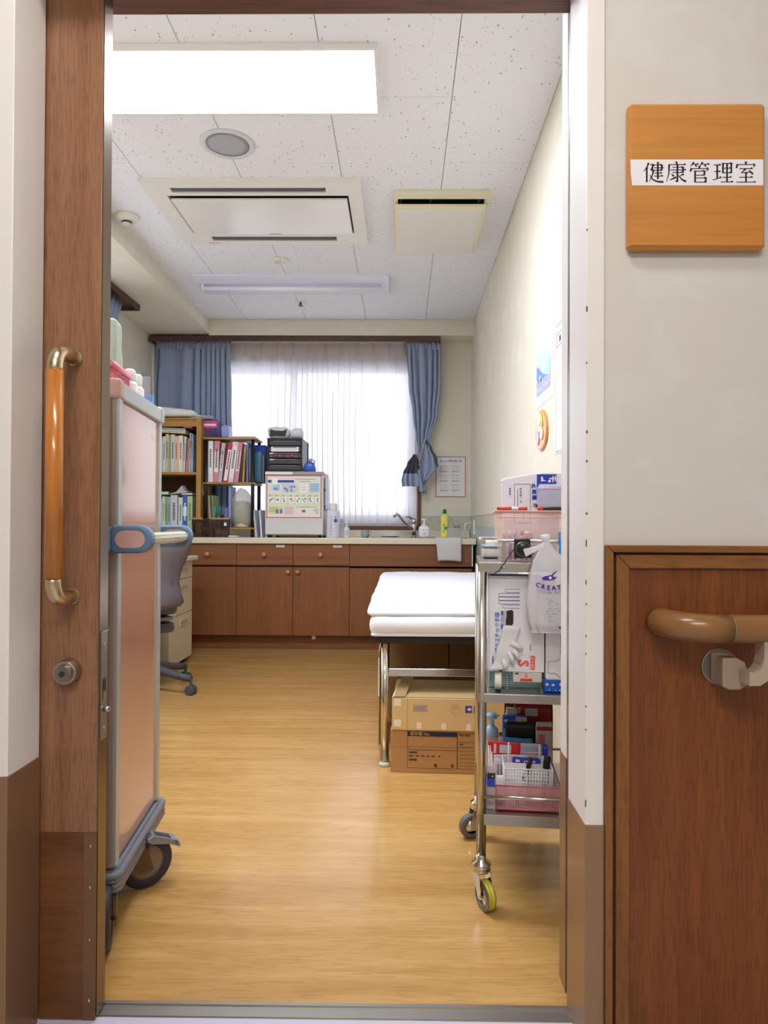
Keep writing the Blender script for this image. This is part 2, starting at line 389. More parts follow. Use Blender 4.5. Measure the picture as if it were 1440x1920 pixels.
b = MB(); b.box(OL, OR + .012, HY - .03, 1.243, 1.925, 2.02); b.box(OL, OR + .012, 1.243, 1.297, 1.99, 2.02); b.box(-.545, OR + .012, 1.243, 1.297, 1.925, 1.99); b.box(OL, OR + .012, 1.297, 1.345, 1.925, 2.02); b.build('header', hw, fr)
# paint chips on the right casing's arris
rnd = random.Random(4); b = MB()
for zz, hh in ((.875, .012), (.81, .008), (.775, .003), (.72, .004), (.69, .003), (.60, .003), (.93, .004), (1.02, .004), (1.07, .005), (1.19, .003), (1.28, .009), (.56, .003), (.43, .012), (1.42, .003)):
    w_ = .0012 + rnd.random() * .0016
    b.box(OR - .0004, OR + w_, HY - .0046, HY - .003, zz, zz + hh)
b.build('paint_chip', M('chip_grey', '#6a6460', 0.9), fr, kind='stuff')
# threshold
b = MB(); b.box(OL, OR + .01, 1.2, 1.292, -.01, .002, 0); b.box(OL, OR + .01, 1.292, 1.30, -.01, .005, 0); b.box(OL, OR + .01, 1.262, 1.266, .002, .004, 0); b.box(OL, OR + .01, 1.24, 1.258, .002, .003, 1)
b.build('trim_2', [steel_b, M('sill_lilac', '#c4bfd2', 0.4)], kind=S)
# wainscot on the corridor wall (with its mitred frames)
wa = wood('wainscot_panel', '#7a4117', '#925220', 'Z', 26, .09, .42, .0, .05, .25)
wf = wood('wainscot_frame', '#855222', '#9d6832', 'Z', 30, .1, .45, 0, .05, .25)
wfx = wood('wainscot_frame_level', '#855222', '#9d6832', 'X', 30, .1, .45, 0, .05, .25)
def wainscot(xa, xb, n):
    o = thing('trim_%d' % n, None, None, ((xa + xb) / 2, HY, 0), kind=S)
    sgn = 1 if xb > xa else -1
    def V(d0, d1, z1, y0):                    # upright strip with a mitred top
        p = [(xa + sgn * d0, y0, 0), (xa + sgn * d1, y0, 0), (xa + sgn * d1, y0, z1 - (d1 - d0)), (xa + sgn * d0, y0, z1)]
        return p
    def H(d0, d1, z1, y0):
        return [(xa + sgn * d0, y0, z1), (xa + sgn * d1, y0, z1 - (d1 - d0)), (xb, y0, z1 - (d1 - d0)), (xb, y0, z1)]
    for nm, d0, d1, z1, y0, dp in (('outer_frame', 0.0, .0125, .878, HY - .014, .014), ('inner_frame', .0175, .041, .862, HY - .012, .012)):
        b = MB(); b.prism(V(d0, d1 - .0003, z1, y0), (0, dp, 0)); b.build(nm, wf, o, bevel=.0012, seg=1)
        b = MB(); b.prism(H(d0 + .0004, d1, z1, y0), (0, dp, 0)); b.build(nm, wfx, o, bevel=.0012, seg=1)
    b = MB(); b.box(min(xa + sgn * .012, xa + sgn * .018), max(xa + sgn * .012, xa + sgn * .018), HY - .004, HY, 0, .866, 0); b.box(min(xa + sgn * .012, xb), max(xa + sgn * .012, xb), HY - .004, HY, .861, .866, 0)
    b.build('groove', M('groove_dark', '#4a2710', 0.6), o)
    b = MB(); b.box(min(xa + sgn * .04, xb), max(xa + sgn * .04, xb), HY - .005, HY, 0, .839); b.build('panel', wa, o)
wainscot(.350, 2.6, 3); wainscot(-.714, -2.6, 4)
# wallpaper border and splash panel
bd = wallpaper('border_paper', '#cfcbb6', '#a3a28e', .1)
bd.node_tree.nodes['Noise Texture'].inputs['Scale'].default_value = 48
bl = M('border_line', '#b9ae93', .7)
b = MB(); b.box(.165, XR, YB - .002, YB, .86, .985, 0); b.box(.165, XR, YB - .003, YB, .978, .982, 1); b.box(.165, XR, YB - .003, YB, .872, .876, 1)
b.box(XR - .002, XR, 1.4, YB, .90, .985, 0); b.box(XR - .003, XR, 1.4, YB, .978, .982, 1); b.box(XR - .003, XR, 1.4, YB, .90, .904, 1)
b.build('trim_5', [bd, bl], kind=S)
b = MB(); b.box(XR - .004, XR, 3.2, YB, 0.1, .90); b.build('trim_6', M('splash_panel', '#b8c0c6', .25), kind=S)
bb = wood('baseboard_wood', '#6a4028', '#7e5034', 'Y', 20, .06, .45)
b = MB(); b.box(XR - .01, XR, 1.4, 4.9, 0, .06); b.build('baseboard_right', bb, kind=S)
b = MB(); b.box(XL, XL + .01, 1.4, 5.3, 0, .06); b.build('baseboard_left', bb, kind=S)
# windows
fb = M('window_surround', '#6d4634', .5); al = M('window_aluminium', '#dcdae4', .3, .1)
def window(n, x0, x1, z0, z1, y, turn=None, loc=None):
    """aluminium sliding window in a dark wooden surround; built facing -Y at plane y"""
    o = thing('window_%d' % n, None, None, loc or ((x0 + x1) / 2, y, z0), kind=S)
    T = turn or (lambda v: v)
    def B(nm, m, *a, bev=0, boxes=None):
        b = MB()
        for q in (boxes or [a]): b.box(*q)
        b.v = [Vector(T(v)) for v in b.v]; b.build(nm, m, o, bevel=bev)
    t = .028
    B('surround', fb, boxes=[(x0 - t, x0, y - .015, y + .01, z0 - t, z1 + t), (x1, x1 + t, y - .015, y + .01, z0 - t, z1 + t), (x0, x1, y - .015, y + .01, z0 - t, z0), (x0, x1, y - .015, y + .01, z1, z1 + t)], bev=.001)
    B('frame', al, boxes=[(x0, x0 + .035, y, y + .1, z0, z1), (x1 - .035, x1, y, y + .1, z0, z1), (x0 + .035, x1 - .035, y, y + .1, z0, z0 + .04), (x0 + .035, x1 - .035, y, y + .1, z1 - .04, z1)])
    xm = (x0 + x1) / 2
    for k, (a, c, yy) in enumerate(((x0 + .035, xm + .02, y + .055), (xm - .02, x1 - .035, y + .02))):
        B('sash', al, boxes=[(a, a + .035, yy, yy + .03, z0 + .04, z1 - .04), (c - .035, c, yy, yy + .03, z0 + .04, z1 - .04), (a + .035, c - .035, yy, yy + .03, z0 + .04, z0 + .085), (a + .035, c - .035, yy, yy + .03, z1 - .08, z1 - .04)])
        B('pane', pane_mat(), a + .033, c - .033, yy + .013, yy + .017, z0 + .083, z1 - .078)
    return o
window(1, WX0, WX1, WZ0, WZ1, YB)
def turn(v): return (XL - (v[1] - 0), v[0], v[2])
o2 = window(2, LY0, LY1, LZ0, LZ1, 0.0, turn, (XL, (LY0 + LY1) / 2, LZ0))

# ---------------------------------------------------------------- ceiling fixtures
def emis(name, col, s):
    m = bpy.data.materials.new(name); m.use_nodes = True; b = m.node_tree.nodes['Principled BSDF']
    b.inputs['Base Color'].default_value = (.8, .8, .8, 1); b.inputs['Emission Color'].default_value = lin(col); b.inputs['Emission Strength'].default_value = s; return m
ZT = ZC - .006
t = thing('ceiling_light', 'lit rectangular white ceiling light panel nearest the doorway', 'light', (-.72, 2.37, ZT), None)
b = MB(); x0, x1, y0, y1 = -1.36, -.085, 2.20, 2.56
b.box(x0, x1, y0, y0 + .012, ZT - .02, ZT); b.box(x0, x1, y1 - .012, y1, ZT - .02, ZT); b.box(x0, x0 + .012, y0 + .012, y1 - .012, ZT - .02, ZT); b.box(x1 - .012, x1, y0 + .012, y1 - .012, ZT - .02, ZT)
b.build('frame', white, t, bevel=.001)
b = MB(); b.box(x0 + .012, x1 - .012, y0 + .012, y1 - .012, ZT - .016, ZT - .012); b.build('diffuser', emis('lit_diffuser', '#e9f0ff', ROOM_LAMP), t)
# corridor fixture, above the doorway
t = thing('corridor_light', 'lit corridor ceiling light in front of the doorway', 'light', (-.2, .35, 2.5), None)
for k, (xa, ya) in enumerate(((-.55, .42),)):
    b = MB(); b.box(xa, xa + .65, ya, ya + .28, 2.47, 2.5); b.build('housing', white, t, bevel=.003)
    b = MB(); b.box(xa + .015, xa + .635, ya + .015, ya + .265, 2.464, 2.469); b.build('diffuser', emis('hall_diffuser', '#fffaf4', HALL_LAMP), t)
t = thing('corridor_light', 'added fill light on the corridor ceiling behind the viewer', 'light', (0, -.8, 2.5), None)  # unseen fill lamp, added to brighten the faces turned towards the viewer
b = MB(); b.box(-.6, .6, -.95, -.65, 2.47, 2.5); b.build('housing', white, t, bevel=.003)
b = MB(); b.box(-.585, .585, -.935, -.665, 2.464, 2.469); b.build('diffuser', emis('fill_diffuser', '#fffaf4', HALL_LAMP * 1.5), t)
# speaker
t = thing('ceiling_speaker', 'round grey ceiling speaker behind the lit light panel', 'speaker', (-.721, 2.79, ZT))
b = MB(); b.lathe([(.088, -.004), (.092, -.007), (.108, -.006), (.112, 0)], (-.721, 2.79, ZT), 40); b.build('rim', M('speaker_rim', '#d8dadf', .5), t)
gm = M('speaker_mesh', '#b3b5bd', .7, bump=.6, bscale=900)
b = MB(); b.lathe([(0, -.0055), (.06, -.0055), (.088, -.004)], (-.721, 2.79, ZT), 40); b.build('grille', gm, t)
# air conditioner cassette
cr = M('aircon_cream', '#eceae4', .45); dk = M('slot_dark', '#2d2e38', .6); dk2 = M('slot_louvre', '#5d5f68', .5)
t = thing('air_conditioner', 'ceiling cassette air conditioner with a wide white centre panel', 'air conditioner', (-.7, 3.4, ZT))
X0, X1, Y0, Y1 = -1.2, -.19, 3.06, 3.75
b = MB()
b.box(X0, X1, Y0, 3.115, ZT - .02, ZT); b.box(X0, X1, 3.16, 3.19, ZT - .02, ZT); b.box(X0, X1, 3.60, 3.645, ZT - .02, ZT); b.box(X0, X1, 3.70, Y1, ZT - .02, ZT)
b.box(X0, -1.075, 3.115, 3.16, ZT - .02, ZT); b.box(-.355, X1, 3.115, 3.16, ZT - .02, ZT)
b.box(X0, -1.11, 3.19, 3.60, ZT - .02, ZT); b.box(-.255, X1, 3.19, 3.60, ZT - .02, ZT)
b.box(X0, -1.03, 3.645, 3.70, ZT - .02, ZT); b.box(-.355, X1, 3.645, 3.70, ZT - .02, ZT)
b.build('housing', cr, t)
for ya, yb, xa, xb in ((3.115, 3.16, -1.075, -.355), (3.645, 3.70, -1.03, -.355)):
    b = MB(); b.box(xa, xb, ya, yb, ZT - .004, ZT - .001, 0); b.build('outlet', dk, t)
    b = MB(); b.prism([(xa + .01, ya + .008, ZT - .006), (xa + .01, ya + .012, ZT - .005), (xa + .01, yb - .006, ZT - .016), (xa + .01, yb - .01, ZT - .018)], (xb - xa - .02, 0, 0)); b.build('louvre', dk2, t)
b = MB(); b.box(-1.11, -.255, 3.19, 3.60, ZT - .003, ZT - .001); b.build('intake', dk, t)
b = MB(); b.box(-1.10, -.262, 3.213, 3.595, ZT - .03, ZT - .018); b.build('intake_panel', M('panel_gloss', '#ecebe8', .18), t, bevel=.004)
b = MB()
for i in range(5): b.box(-1.06 + i * .012, -1.052 + i * .012, 3.722, 3.728, ZT - .0212, ZT - .02)
b.build('marking', ink_g, t)
b = MB(); b.box(-.70, -.64, 3.583, 3.589, ZT - .0308, ZT - .030); b.build('marking', ink_g, t)
# ventilation grille
yl = M('vent_yellowed', '#ebe4c6', .5)
t = thing('ventilation_fan', 'square yellowed ceiling ventilation unit with a lowered cover', 'vent', (.19, 3.47, ZT))
X0, X1, Y0, Y1 = -.042, .41, 3.17, 3.80
b = MB(); b.box(X0, X1, Y0, 3.22, ZT - .022, ZT); b.box(X0, X0 + .02, 3.22, Y1, ZT - .022, ZT); b.box(X1 - .02, X1, 3.22, Y1, ZT - .022, ZT); b.box(X0 + .02, X1 - .02, Y1 - .02, Y1, ZT - .022, ZT); b.build('frame', yl, t, bevel=.002)
b = MB(); b.box(X0 + .02, X1 - .02, 3.22, Y1 - .02, ZT - .004, ZT - .001); b.build('intake', dk, t)
for xa in (-.01, .13, .36):
    b = MB(); b.box(xa, xa + .006, 3.23, 3.7, ZT - .022, ZT - .004); b.build('fin', dk2, t)
b = MB(); b.box(-.038, .40, 3.24, 3.79, ZT - .052, ZT - .034); b.box(-.02, .385, 3.7, 3.72, ZT - .036, ZT - .004); b.build('cover_edge', yl, t, bevel=.003)
b = MB(); b.box(-.018, .382, 3.262, 3.77, ZT - .055, ZT - .05); b.build('cover', M('vent_cover', '#e8e6e0', .5), t, bevel=.001)
# unlit trough light
lt = M('fixture_white', '#e6e6f8', .35)
t = thing('ceiling_light', 'unlit white fluorescent batten light on the ceiling near the window', 'light', (-.7, 4.42, ZT))
X0, X1 = -1.32, -.085
b = MB(); b.prism([(X0, 4.25, ZT), (X0, 4.58, ZT), (X0, 4.58, ZT - .012), (X0, 4.50, ZT - .028), (X0, 4.33, ZT - .028), (X0, 4.25, ZT - .012)], (X1 - X0, 0, 0)); b.build('housing', lt, t)
b = MB(); b.cyl((X0 + .05, 4.36, ZT - .05), (X1 - .05, 4.36, ZT - .05), .015, n=14); b.build('tube', M('tube_white', '#f4f4ff', .25), t)
for xx in (X0 + .035, X1 - .05):
    b = MB(); b.box(xx, xx + .015, 4.34, 4.38, ZT - .066, ZT - .026); b.build('socket', lt, t, bevel=.003)
def ceil_round(name, lab, cat, x, y, prof, m, n=28, extra=None):
    b = MB(); b.lathe(prof, (x, y, ZT), n); o = b.build(name, m, label=lab, cat=cat)
    return o
t = thing('smoke_detector', 'cream smoke detector on the ceiling beside the left beam', 'smoke detector', (-1.40, 3.44, ZT))
b = MB(); b.lathe([(.02, -.03), (.05, -.022), (.056, -.008), (.056, 0)], (-1.40, 3.44, ZT), 28); b.build('base', cr, t)
b = MB(); b.lathe([(0, -.052), (.018, -.05), (.024, -.042), (.024, -.028)], (-1.40, 3.44, ZT), 20); b.build('sensor', M('sensor_grey', '#cfcdc0', .4), t)
b = MB(); b.lathe([(.0242, -.04), (.0255, -.038), (.0255, -.034), (.0242, -.032)], (-1.40, 3.44, ZT), 20); b.build('slot_ring', dk, t)
t = thing('emergency_light', 'small round white emergency light between air conditioner and unlit batten', 'light', (-.725, 4.02, ZT))
b = MB(); b.lathe([(.03, -.012), (.048, -.008), (.053, 0)], (-.725, 4.02, ZT), 28); b.build('rim', M('rim_cream', '#eeebdc', .4), t)
b = MB(); b.lathe([(0, -.018), (.012, -.017), (.02, -.012)], (-.735, 4.02, ZT), 16); b.lathe([(0, -.016), (.006, -.015), (.008, -.01)], (-.70, 4.02, ZT), 12); b.build('lamp', M('lamp_glass', '#d8d4cc', .1), t)
t = thing('sprinkler', 'small chrome sprinkler head on the ceiling near the window beam', 'sprinkler', (-.712, 4.77, ZT))
b = MB(); b.lathe([(.012, -.006), (.034, -.003), (.036, 0)], (-.712, 4.77, ZT), 24); b.build('plate', white, t)
b = MB(); b.cyl((-.712, 4.77, ZT - .006), (-.712, 4.77, ZT - .022), .008, n=10); b.lathe([(.017, -.03), (.018, -.028), (.004, -.024)], (-.712, 4.77, ZT), 12); b.build('head', M('sprinkler_metal', '#77706a', .3, 1.0), t)

# ---------------------------------------------------------------- sliding door
dw = wood('door_wood', '#8a5e41', '#a27352', 'Z', 40, .06, .42, .15, .06, .28, lowfreq=.12)
DX = -.5555; DF = 1.25
dr = thing('door_1', None, None, (DX - .3, DF, 0), kind=S)
b = MB(); b.box(-1.50, DX, DF, DF + .038, .003, 1.985); b.build('leaf', dw, dr, bevel=.001)
b = MB(); b.box(DX - .0005, DX + .002, DF + .002, DF + .0365, .01, 1.98); b.build('edge_strip', M('edge_bronze', '#857565', .25, .9), dr)
b = MB(); b.box(-1.45, -.577, DF - .0015, DF, .005, .345); b.build('kick_plate', wood('kick_laminate', '#6e4226', '#85542f', 'X', 14, .12, .3, .2, .03, .2), dr)
b = MB(); b.box(-.577, DX + .001, DF - .0025, DF, .005, .345); b.build('kick_trim', M('kick_trim_bronze', '#8d6d52', .35, .7), dr)
for zz in (.32, .245, .15, .04):
    b = MB(); b.lathe([(.0035, 0), (.0028, -.0015), (0, -.0015)], (-.566, DF - .0025, zz), 10, axis='Y', rot=Matrix.Rotation(R(180), 3, 'Z')); b.v = [Vector((v.x, DF - .0025 - abs(v.y - DF + .0025), v.z)) for v in b.v]; b.build('screw', steel, dr)
# latch plates on the leaf's edge
b = MB(); b.box(DX + .002, DX + .0035, DF + .006, DF + .033, .51, .71); b.build('latch_plate', steel_b, dr, bevel=.0005)
b = MB(); b.box(DX + .0036, DX + .0042, DF + .013, DF + .026, .585, .622); b.build('latch_slot', dk, dr)
b = MB(); b.box(DX + .0036, DX + .0048, DF + .013, DF + .026, .585, .60); b.build('latch_hook', steel, dr)
b = MB(); b.cyl((DX + .003, DF + .02, .565), (DX + .014, DF + .02, .565), .005, n=12); b.build('latch_pin', steel, dr)
for zz in (.685, .53):
    b = MB(); b.lathe([(.0035, 0), (.0035, .0015), (0, .0015)], (DX + .0035, DF + .02, zz), 10, axis='X'); b.build('screw', steel, dr)
b = MB(); b.box(DX + .002, DX + .006, DF + .008, DF + .033, .71, .712); b.build('latch_lip', chrome, dr)
# pull handle
hx = -.6025; hy = 1.178
hd = MB(); hd.cyl((hx, hy, .8153), (hx, hy, 1.1767), .0147, n=24)
ho = hd.build('handle', wood('handle_wood', '#b86a1c', '#cf8230', 'Z', 26, .05, .22, .5, .01, .08), dr)
for z0, sg in ((1.1767, 1), (.8153, -1)):
    pts = [(hx, hy, z0)] ; rr = .032
    for i in range(0, 9):
        a = i / 8 * math.pi / 2; pts.append((hx, hy + rr - rr * math.cos(a), z0 + sg * (.006 + rr * math.sin(a))))
    pts.append((hx, DF - .001, z0 + sg * (.006 + rr)))
    b = MB(); b.tube(pts, .013, 20); b.build('elbow', brass, ho)
    b = MB(); b.cyl((hx, DF - .003, z0 + sg * (.006 + rr)), (hx, DF, z0 + sg * (.006 + rr)), .0142, n=20); b.build('rosette', brass, ho)
lk = MB(); lc = (-.608, DF, .640)
lk.cyl((lc[0], DF, lc[2]), (lc[0], DF - .021, lc[2]), .0235, .021, n=32); lo = lk.build('lock', M('lock_nickel', '#b7afa6', .28, 1.0), dr, bevel=.001)
b = MB(); b.cyl((lc[0], DF - .0215, lc[2]), (lc[0], DF - .029, lc[2]), .0165, .0155, n=28); b.build('cylinder', M('lock_nickel_b', '#a59d94', .2, 1.0), lo, bevel=.0008)
b = MB(); b.cyl((lc[0], DF - .0292, lc[2]), (lc[0], DF - .0302, lc[2]), .0055, n=16); b.box(lc[0] - .0010, lc[0] + .0010, DF - .031, DF - .0301, lc[2] - .0045, lc[2] + .0045); b.build('keyhole', M('keyhole', '#4e4a46', .4, .6), lo)

# ---------------------------------------------------------------- sign with brushed lettering
sy = 1.160
SX0, SX1, SZ0, SZ1 = ax(1179, 400, sy), ax(1437, 400, sy), az(1300, 466, sy), az(1300, 191, sy)
sg = thing('room_sign', 'square varnished wooden room sign with a white paper name strip', 'sign', (.51, HY, SZ0))
sw = wood('sign_wood', '#cc8436', '#d69243', 'X', 20, .04, .4, .15, .02, .1, lowfreq=.06)
b = MB(); b.box(SX0, SX1, sy, HY, SZ0, SZ1); b.build('board', sw, sg, bevel=.006, seg=1)
b = MB(); zc = az(1310, 323, sy); b.prism([(SX0 + .003, sy - .0006, zc - .0005), (SX0 + .0055, sy - .0006, zc - .0228), (SX1 - .0055, sy - .0006, zc - .0228), (SX1 - .0055, sy - .0006, zc + .0215), (SX0 + .0025, sy - .0006, zc + .0215)], (0, .0006, 0)); b.build('name_strip', M('strip_paper', '#f4f2f8', .7), sg)
K = {
 '健': [((30,96),(22,76),(6,54)),((21,72),(21,4)),((36,86),(52,86)),((52,86),(42,62),(54,62)),((54,62),(46,34),(32,8)),((36,38),(50,16),(70,7),(99,5)),((73,97),(73,18)),((58,85),(91,85)),((91,85),(91,60)),((54,72),(99,72)),((58,60),(91,60)),((58,47),(92,47)),((56,33),(97,33))],
 '康': [((50,99),(55,89)),((14,87),(95,87)),((17,87),(16,44),(4,6)),((32,74),(82,74)),((82,74),(82,50)),((22,62),(96,62)),((32,50),(82,50)),((56,84),(56,5)),((56,6),(46,12)),((28,42),(40,32)),((20,14),(50,28)),((86,43),(66,32)),((60,36),(78,16),(97,7))],
 '管': [((25,99),(8,78)),((19,89),(46,89)),((30,88),(37,78)),((66,99),(52,80)),((60,89),(97,89)),((74,88),(81,78)),((50,78),(50,68)),((12,68),(92,68)),((12,68),(8,54)),((92,68),(84,56)),((30,56),(30,2)),((30,56),(74,56)),((74,56),(74,36)),((30,37),(74,37)),((30,24),(80,24)),((80,24),(80,2)),((30,4),(80,4))],
 '理': [((8,85),(42,85)),((10,54),(40,54)),((4,14),(44,26)),((25,85),(25,20)),((52,93),(52,46)),((91,93),(91,46)),((52,92),(91,92)),((52,70),(91,70)),((52,48),(91,48)),((71,92),(71,5)),((50,27),(92,27)),((42,5),(99,5))],
 '室': [((50,99),(50,88)),((10,87),(93,87)),((10,87),(6,70)),((93,87),(85,74)),((20,68),(82,68)),((50,67),(28,48)),((28,48),(76,52)),((64,60),(84,42)),((20,27),(82,27)),((51,46),(51,4)),((5,4),(96,4))]}
b = MB(); u = .0360 / 100; px_ = .0392
for ci, ch in enumerate('健康管理室'):
    ox = SX0 + .0225 + ci * px_; oz = zc - .0187
    for st in K[ch]:
        n = len(st) - 1
        dx, dz = st[-1][0] - st[0][0], st[-1][1] - st[0][1]
        hor = abs(dz) < .32 * abs(dx) and n == 1; ver = abs(dx) < 6
        for i, (p, q) in enumerate(zip(st, st[1:])):
            d = Vector((q[0] - p[0], q[1] - p[1])); nn = Vector((-d.y, d.x)).normalized()
            def wd(t): return 2.0 if hor else 4.2 if ver else (4.6 - 3.4 * t if dx < 0 else 2.0 + 3.0 * t)
            wa_, wb_ = wd(i / n), wd((i + 1) / n)
            P = [Vector(p) + nn * wa_, Vector(p) - nn * wa_, Vector(q) - nn * wb_, Vector(q) + nn * wb_]
            b.quad(*[(ox + v.x * u, sy - .0008, oz + v.y * u) for v in P])
            if hor: b.add([(ox + (q[0] - 12) * u, sy - .00085, oz + (q[1] + 1.5) * u), (ox + (q[0] + 2) * u, sy - .00085, oz + (q[1] - 2) * u), (ox + (q[0] - 3) * u, sy - .00085, oz + (q[1] + 7) * u)], [(0, 1, 2)])
            if ver: b.add([(ox + (p[0] - 8) * u, sy - .00085, oz + (p[1] + 3) * u), (ox + (p[0] + 4) * u, sy - .00085, oz + (p[1] - 6) * u), (ox + (p[0] + 7) * u, sy - .00085, oz + (p[1] + 2) * u)], [(0, 1, 2)])
b.build('lettering', ink, sg)

# ---------------------------------------------------------------- handrail
hm = wood('rail_resin', '#8a6238', '#95693c', 'X', 18, .05, .28, .25, .0, .06, lowfreq=.03)
ry, rz, rr = 1.105, .7465, .0225
rl = thing('handrail', 'brown wood-grain corridor handrail with a rounded end', 'handrail', (.9, ry, rz))
b = MB(); b.cyl((.5305, ry, rz), (2.5, ry, rz), rr, n=32); b.build('rail', hm, rl)
pts = [(.5285, ry, rz)]; ra = [rr]
for i in range(1, 11):
    a = i / 10 * math.pi / 2; e = .058
    pts.append((.5285 - .028 - e * math.sin(a), ry + e - e * math.cos(a), rz + .002 * math.sin(a))); ra.append(rr * (1 + .06 * math.sin(a * 1.0)))
pts.append((pts[-1][0], HY - .005, rz + .002)); ra.append(rr * 1.02)
b = MB(); b.tube(pts, ra, 28); b.build('end_cap', hm, rl)
b = MB(); b.cyl((.5285, ry, rz), (.5305, ry, rz), rr * 1.01, n=32); b.build('joint_ring', M('joint_grey', '#8a7a68', .5), rl)
bk = M('bracket_beige', '#a79380', .4); bcx, bcz = .545, .672
b = MB(); b.cyl((bcx, HY - .008, bcz), (bcx, HY, bcz), .031, n=36); b.build('wall_flange', steel_b, rl, bevel=.001)
b = MB(); b.prism([(bcx - .017, HY - .008, bcz + .024), (bcx - .017, HY - .008, bcz - .024), (bcx - .006, HY - .008, bcz - .029), (bcx + .012, HY - .008, bcz - .029), (bcx + .024, HY - .008, bcz - .022), (bcx + .026, HY - .008, bcz), (bcx + .02, HY - .008, bcz + .016), (bcx + .006, HY - .008, bcz + .024)], (0, -.046, 0)); b.build('bracket_hub', bk, rl, bevel=.003)
pts = [(bcx + .004, HY - .03, bcz), (bcx + .014, HY - .045, bcz - .0005), (bcx + .026, HY - .062, bcz + .006), (bcx + .032, ry + .004, bcz + .022), (bcx + .032, ry, rz - rr + .001)]
b = MB()
ws = [.012, .012, .012, .0125, .014]
for i in range(len(pts) - 1):
    pass
cl = [(.010, -.004), (.024, -.004), (.034, .003), (.041, .014), (.044, .030), (.044, rz - rr - bcz + .004)]; hw_ = .0105
L1 = []; L2 = []
for i, (x_, z_) in enumerate(cl):
    a_ = Vector(cl[max(i - 1, 0)]); c_ = Vector(cl[min(i + 1, len(cl) - 1)]); d_ = (c_ - a_).normalized(); L1.append((bcx + x_ - d_.y * hw_, ry - .012, bcz + z_ + d_.x * hw_)); L2.append((bcx + x_ + d_.y * hw_, ry - .012, bcz + z_ - d_.x * hw_))
b.prism(L2 + L1[::-1], (0, .030, 0)); b.build('bracket_arm', M('bracket_light', '#b7a692', .35), rl)

# ---------------------------------------------------------------- curtain tracks and curtains
tk = wood('track_wood', '#4f3228', '#64443a', 'X', 20, .06, .45)
TX0, TX1 = ax(279, 636, 5.2), ax(826, 636, 5.2)
t = thing('curtain_track', 'dark brown curtain valance board above the back window', 'curtain track', ((TX0 + TX1) / 2, 5.3, 2.31))
b = MB(); b.box(TX0, TX1, 5.2, 5.217, 2.316, 2.356); b.build('fascia', tk, t, bevel=.001)
b = MB(); b.box(TX0, TX1, 5.217, YB, 2.343, 2.356); b.build('top_board', tk, t)
for xx in (TX0, TX1 - .015):
    b = MB(); b.box(xx, xx + .015, 5.217, YB, 2.316, 2.343); b.build('end_board', tk, t)
b = MB(); b.box(TX0 + .02, TX1 - .02, 5.285, 5.30, 2.333, 2.343); b.box(TX0 + .02, TX1 - .02, 5.345, 5.36, 2.333, 2.343); b.build('rail', white, t)
cb = cloth('curtain_blue', '#aab8d2', .2); cg = cloth('curtain_lining', '#55555f', .05)
sheer = cloth('sheer_lace', '#f3f0f4', .62, .12, 110, lace=.06)
zt = 2.338
# left drape
xl, xr_ = ax(293, 700, 5.29), ax(433, 700, 5.29)
t = thing('curtain', 'drawn blue curtain hanging at the left end of the back window', 'curtain', ((xl + xr_) / 2, 5.29, .95))
b = loft(lerp_rows([(zt, xl, xr_, 5.29, .45), (2.26, xl, xr_ - .01, 5.29, .8), (1.9, xl - .01, xr_, 5.285, 1.2), (1.4, xl - .02, xr_ + .015, 5.285, 1.3), (.93, xl - .02, xr_ + .02, 5.285, 1.3)], 40), 9, 150, .022, 3, .9)
b.build('drape', cb, t, solid=.002)
b = loft([(zt + .001, xl, xr_ - .01, 5.284, .6), (zt - .065, xl, xr_ - .01, 5.284, .8)], 18, 150, .010, 5, .3); b.build('pleat_heading', cb, t)
# sheer
xa, xb = ax(420, 700, 5.352), ax(778, 700, 5.352)
t = thing('lace_curtain', 'sheer white lace curtain drawn across the back window', 'curtain', ((xa + xb) / 2, 5.35, .92))
b = loft(lerp_rows([(zt - .002, xa, xb, 5.352, .55), (2.25, xa, xb, 5.352, .7), (1.8, xa, xb, 5.352, 1.0), (.925, xa, xb + .01, 5.352, 1.15)], 30), 13, 260, .013, 11, .5, om=.0135)
b.build('drape', sheer, t)
b = loft([(zt - .001, xa, xb, 5.347, .6), (zt - .085, xa, xb, 5.347, .7)], 13, 190, .009, 11, .5); b.build('heading_tape', cloth('heading', '#efe6e0', .5, .1), t)
for i in range(12):
    xx = xa + (xb - xa) * (i + .35) / 12
    b = loft([(zt - .002, xx - .014, xx + .014, 5.338, .6), (zt - .055, xx - .008, xx + .008, 5.335, .8), (zt - .10, xx - .012, xx + .012, 5.342, .5)], 2.5, 14, .006, i, 0); b.build('pinch_pleat', cloth('heading', '#efe6e0', .5, .1), t)
# right drape, gathered and tied
yq = 5.27
def rws(lst, y=yq): return lerp_rows([(az(0 + 780, py, y), ax(pl, py, y), ax(pr, py, y), y, a) for py, pl, pr, a in lst], 30)
t = thing('curtain', 'blue curtain gathered in a tieback at the right end of the back window', 'curtain', (ax(790, 860, yq), yq, 1.17))
b = loft(rws([(640, 761, 825, .5), (665, 762, 826, .9), (720, 765, 825, 1.1), (780, 773, 819, 1.1), (820, 779, 807, .9), (850, 784, 802, .7), (885, 788, 800, .7), (925, 790, 799, .6)]), 6, 70, .02, 8, .5); b.build('drape', cb, t, solid=.002)
b = loft([(zt + .001, ax(761, 650, yq), ax(825, 650, yq), yq - .006, .6), (zt - .07, ax(761, 650, yq), ax(825, 650, yq), yq - .006, .8)], 9, 80, .010, 5, .3); b.build('pleat_heading', cb, t)
yb_ = yq - .03
b = loft(rws([(822, 794, 797, .3), (840, 793, 808, .5), (862, 791, 817, .7), (880, 790, 819, .7), (895, 791, 806, .5), (903, 792, 797, .3)], yb_), 2.3, 36, .018, 21, .3); b.build('bulge', cb, t, solid=.002)
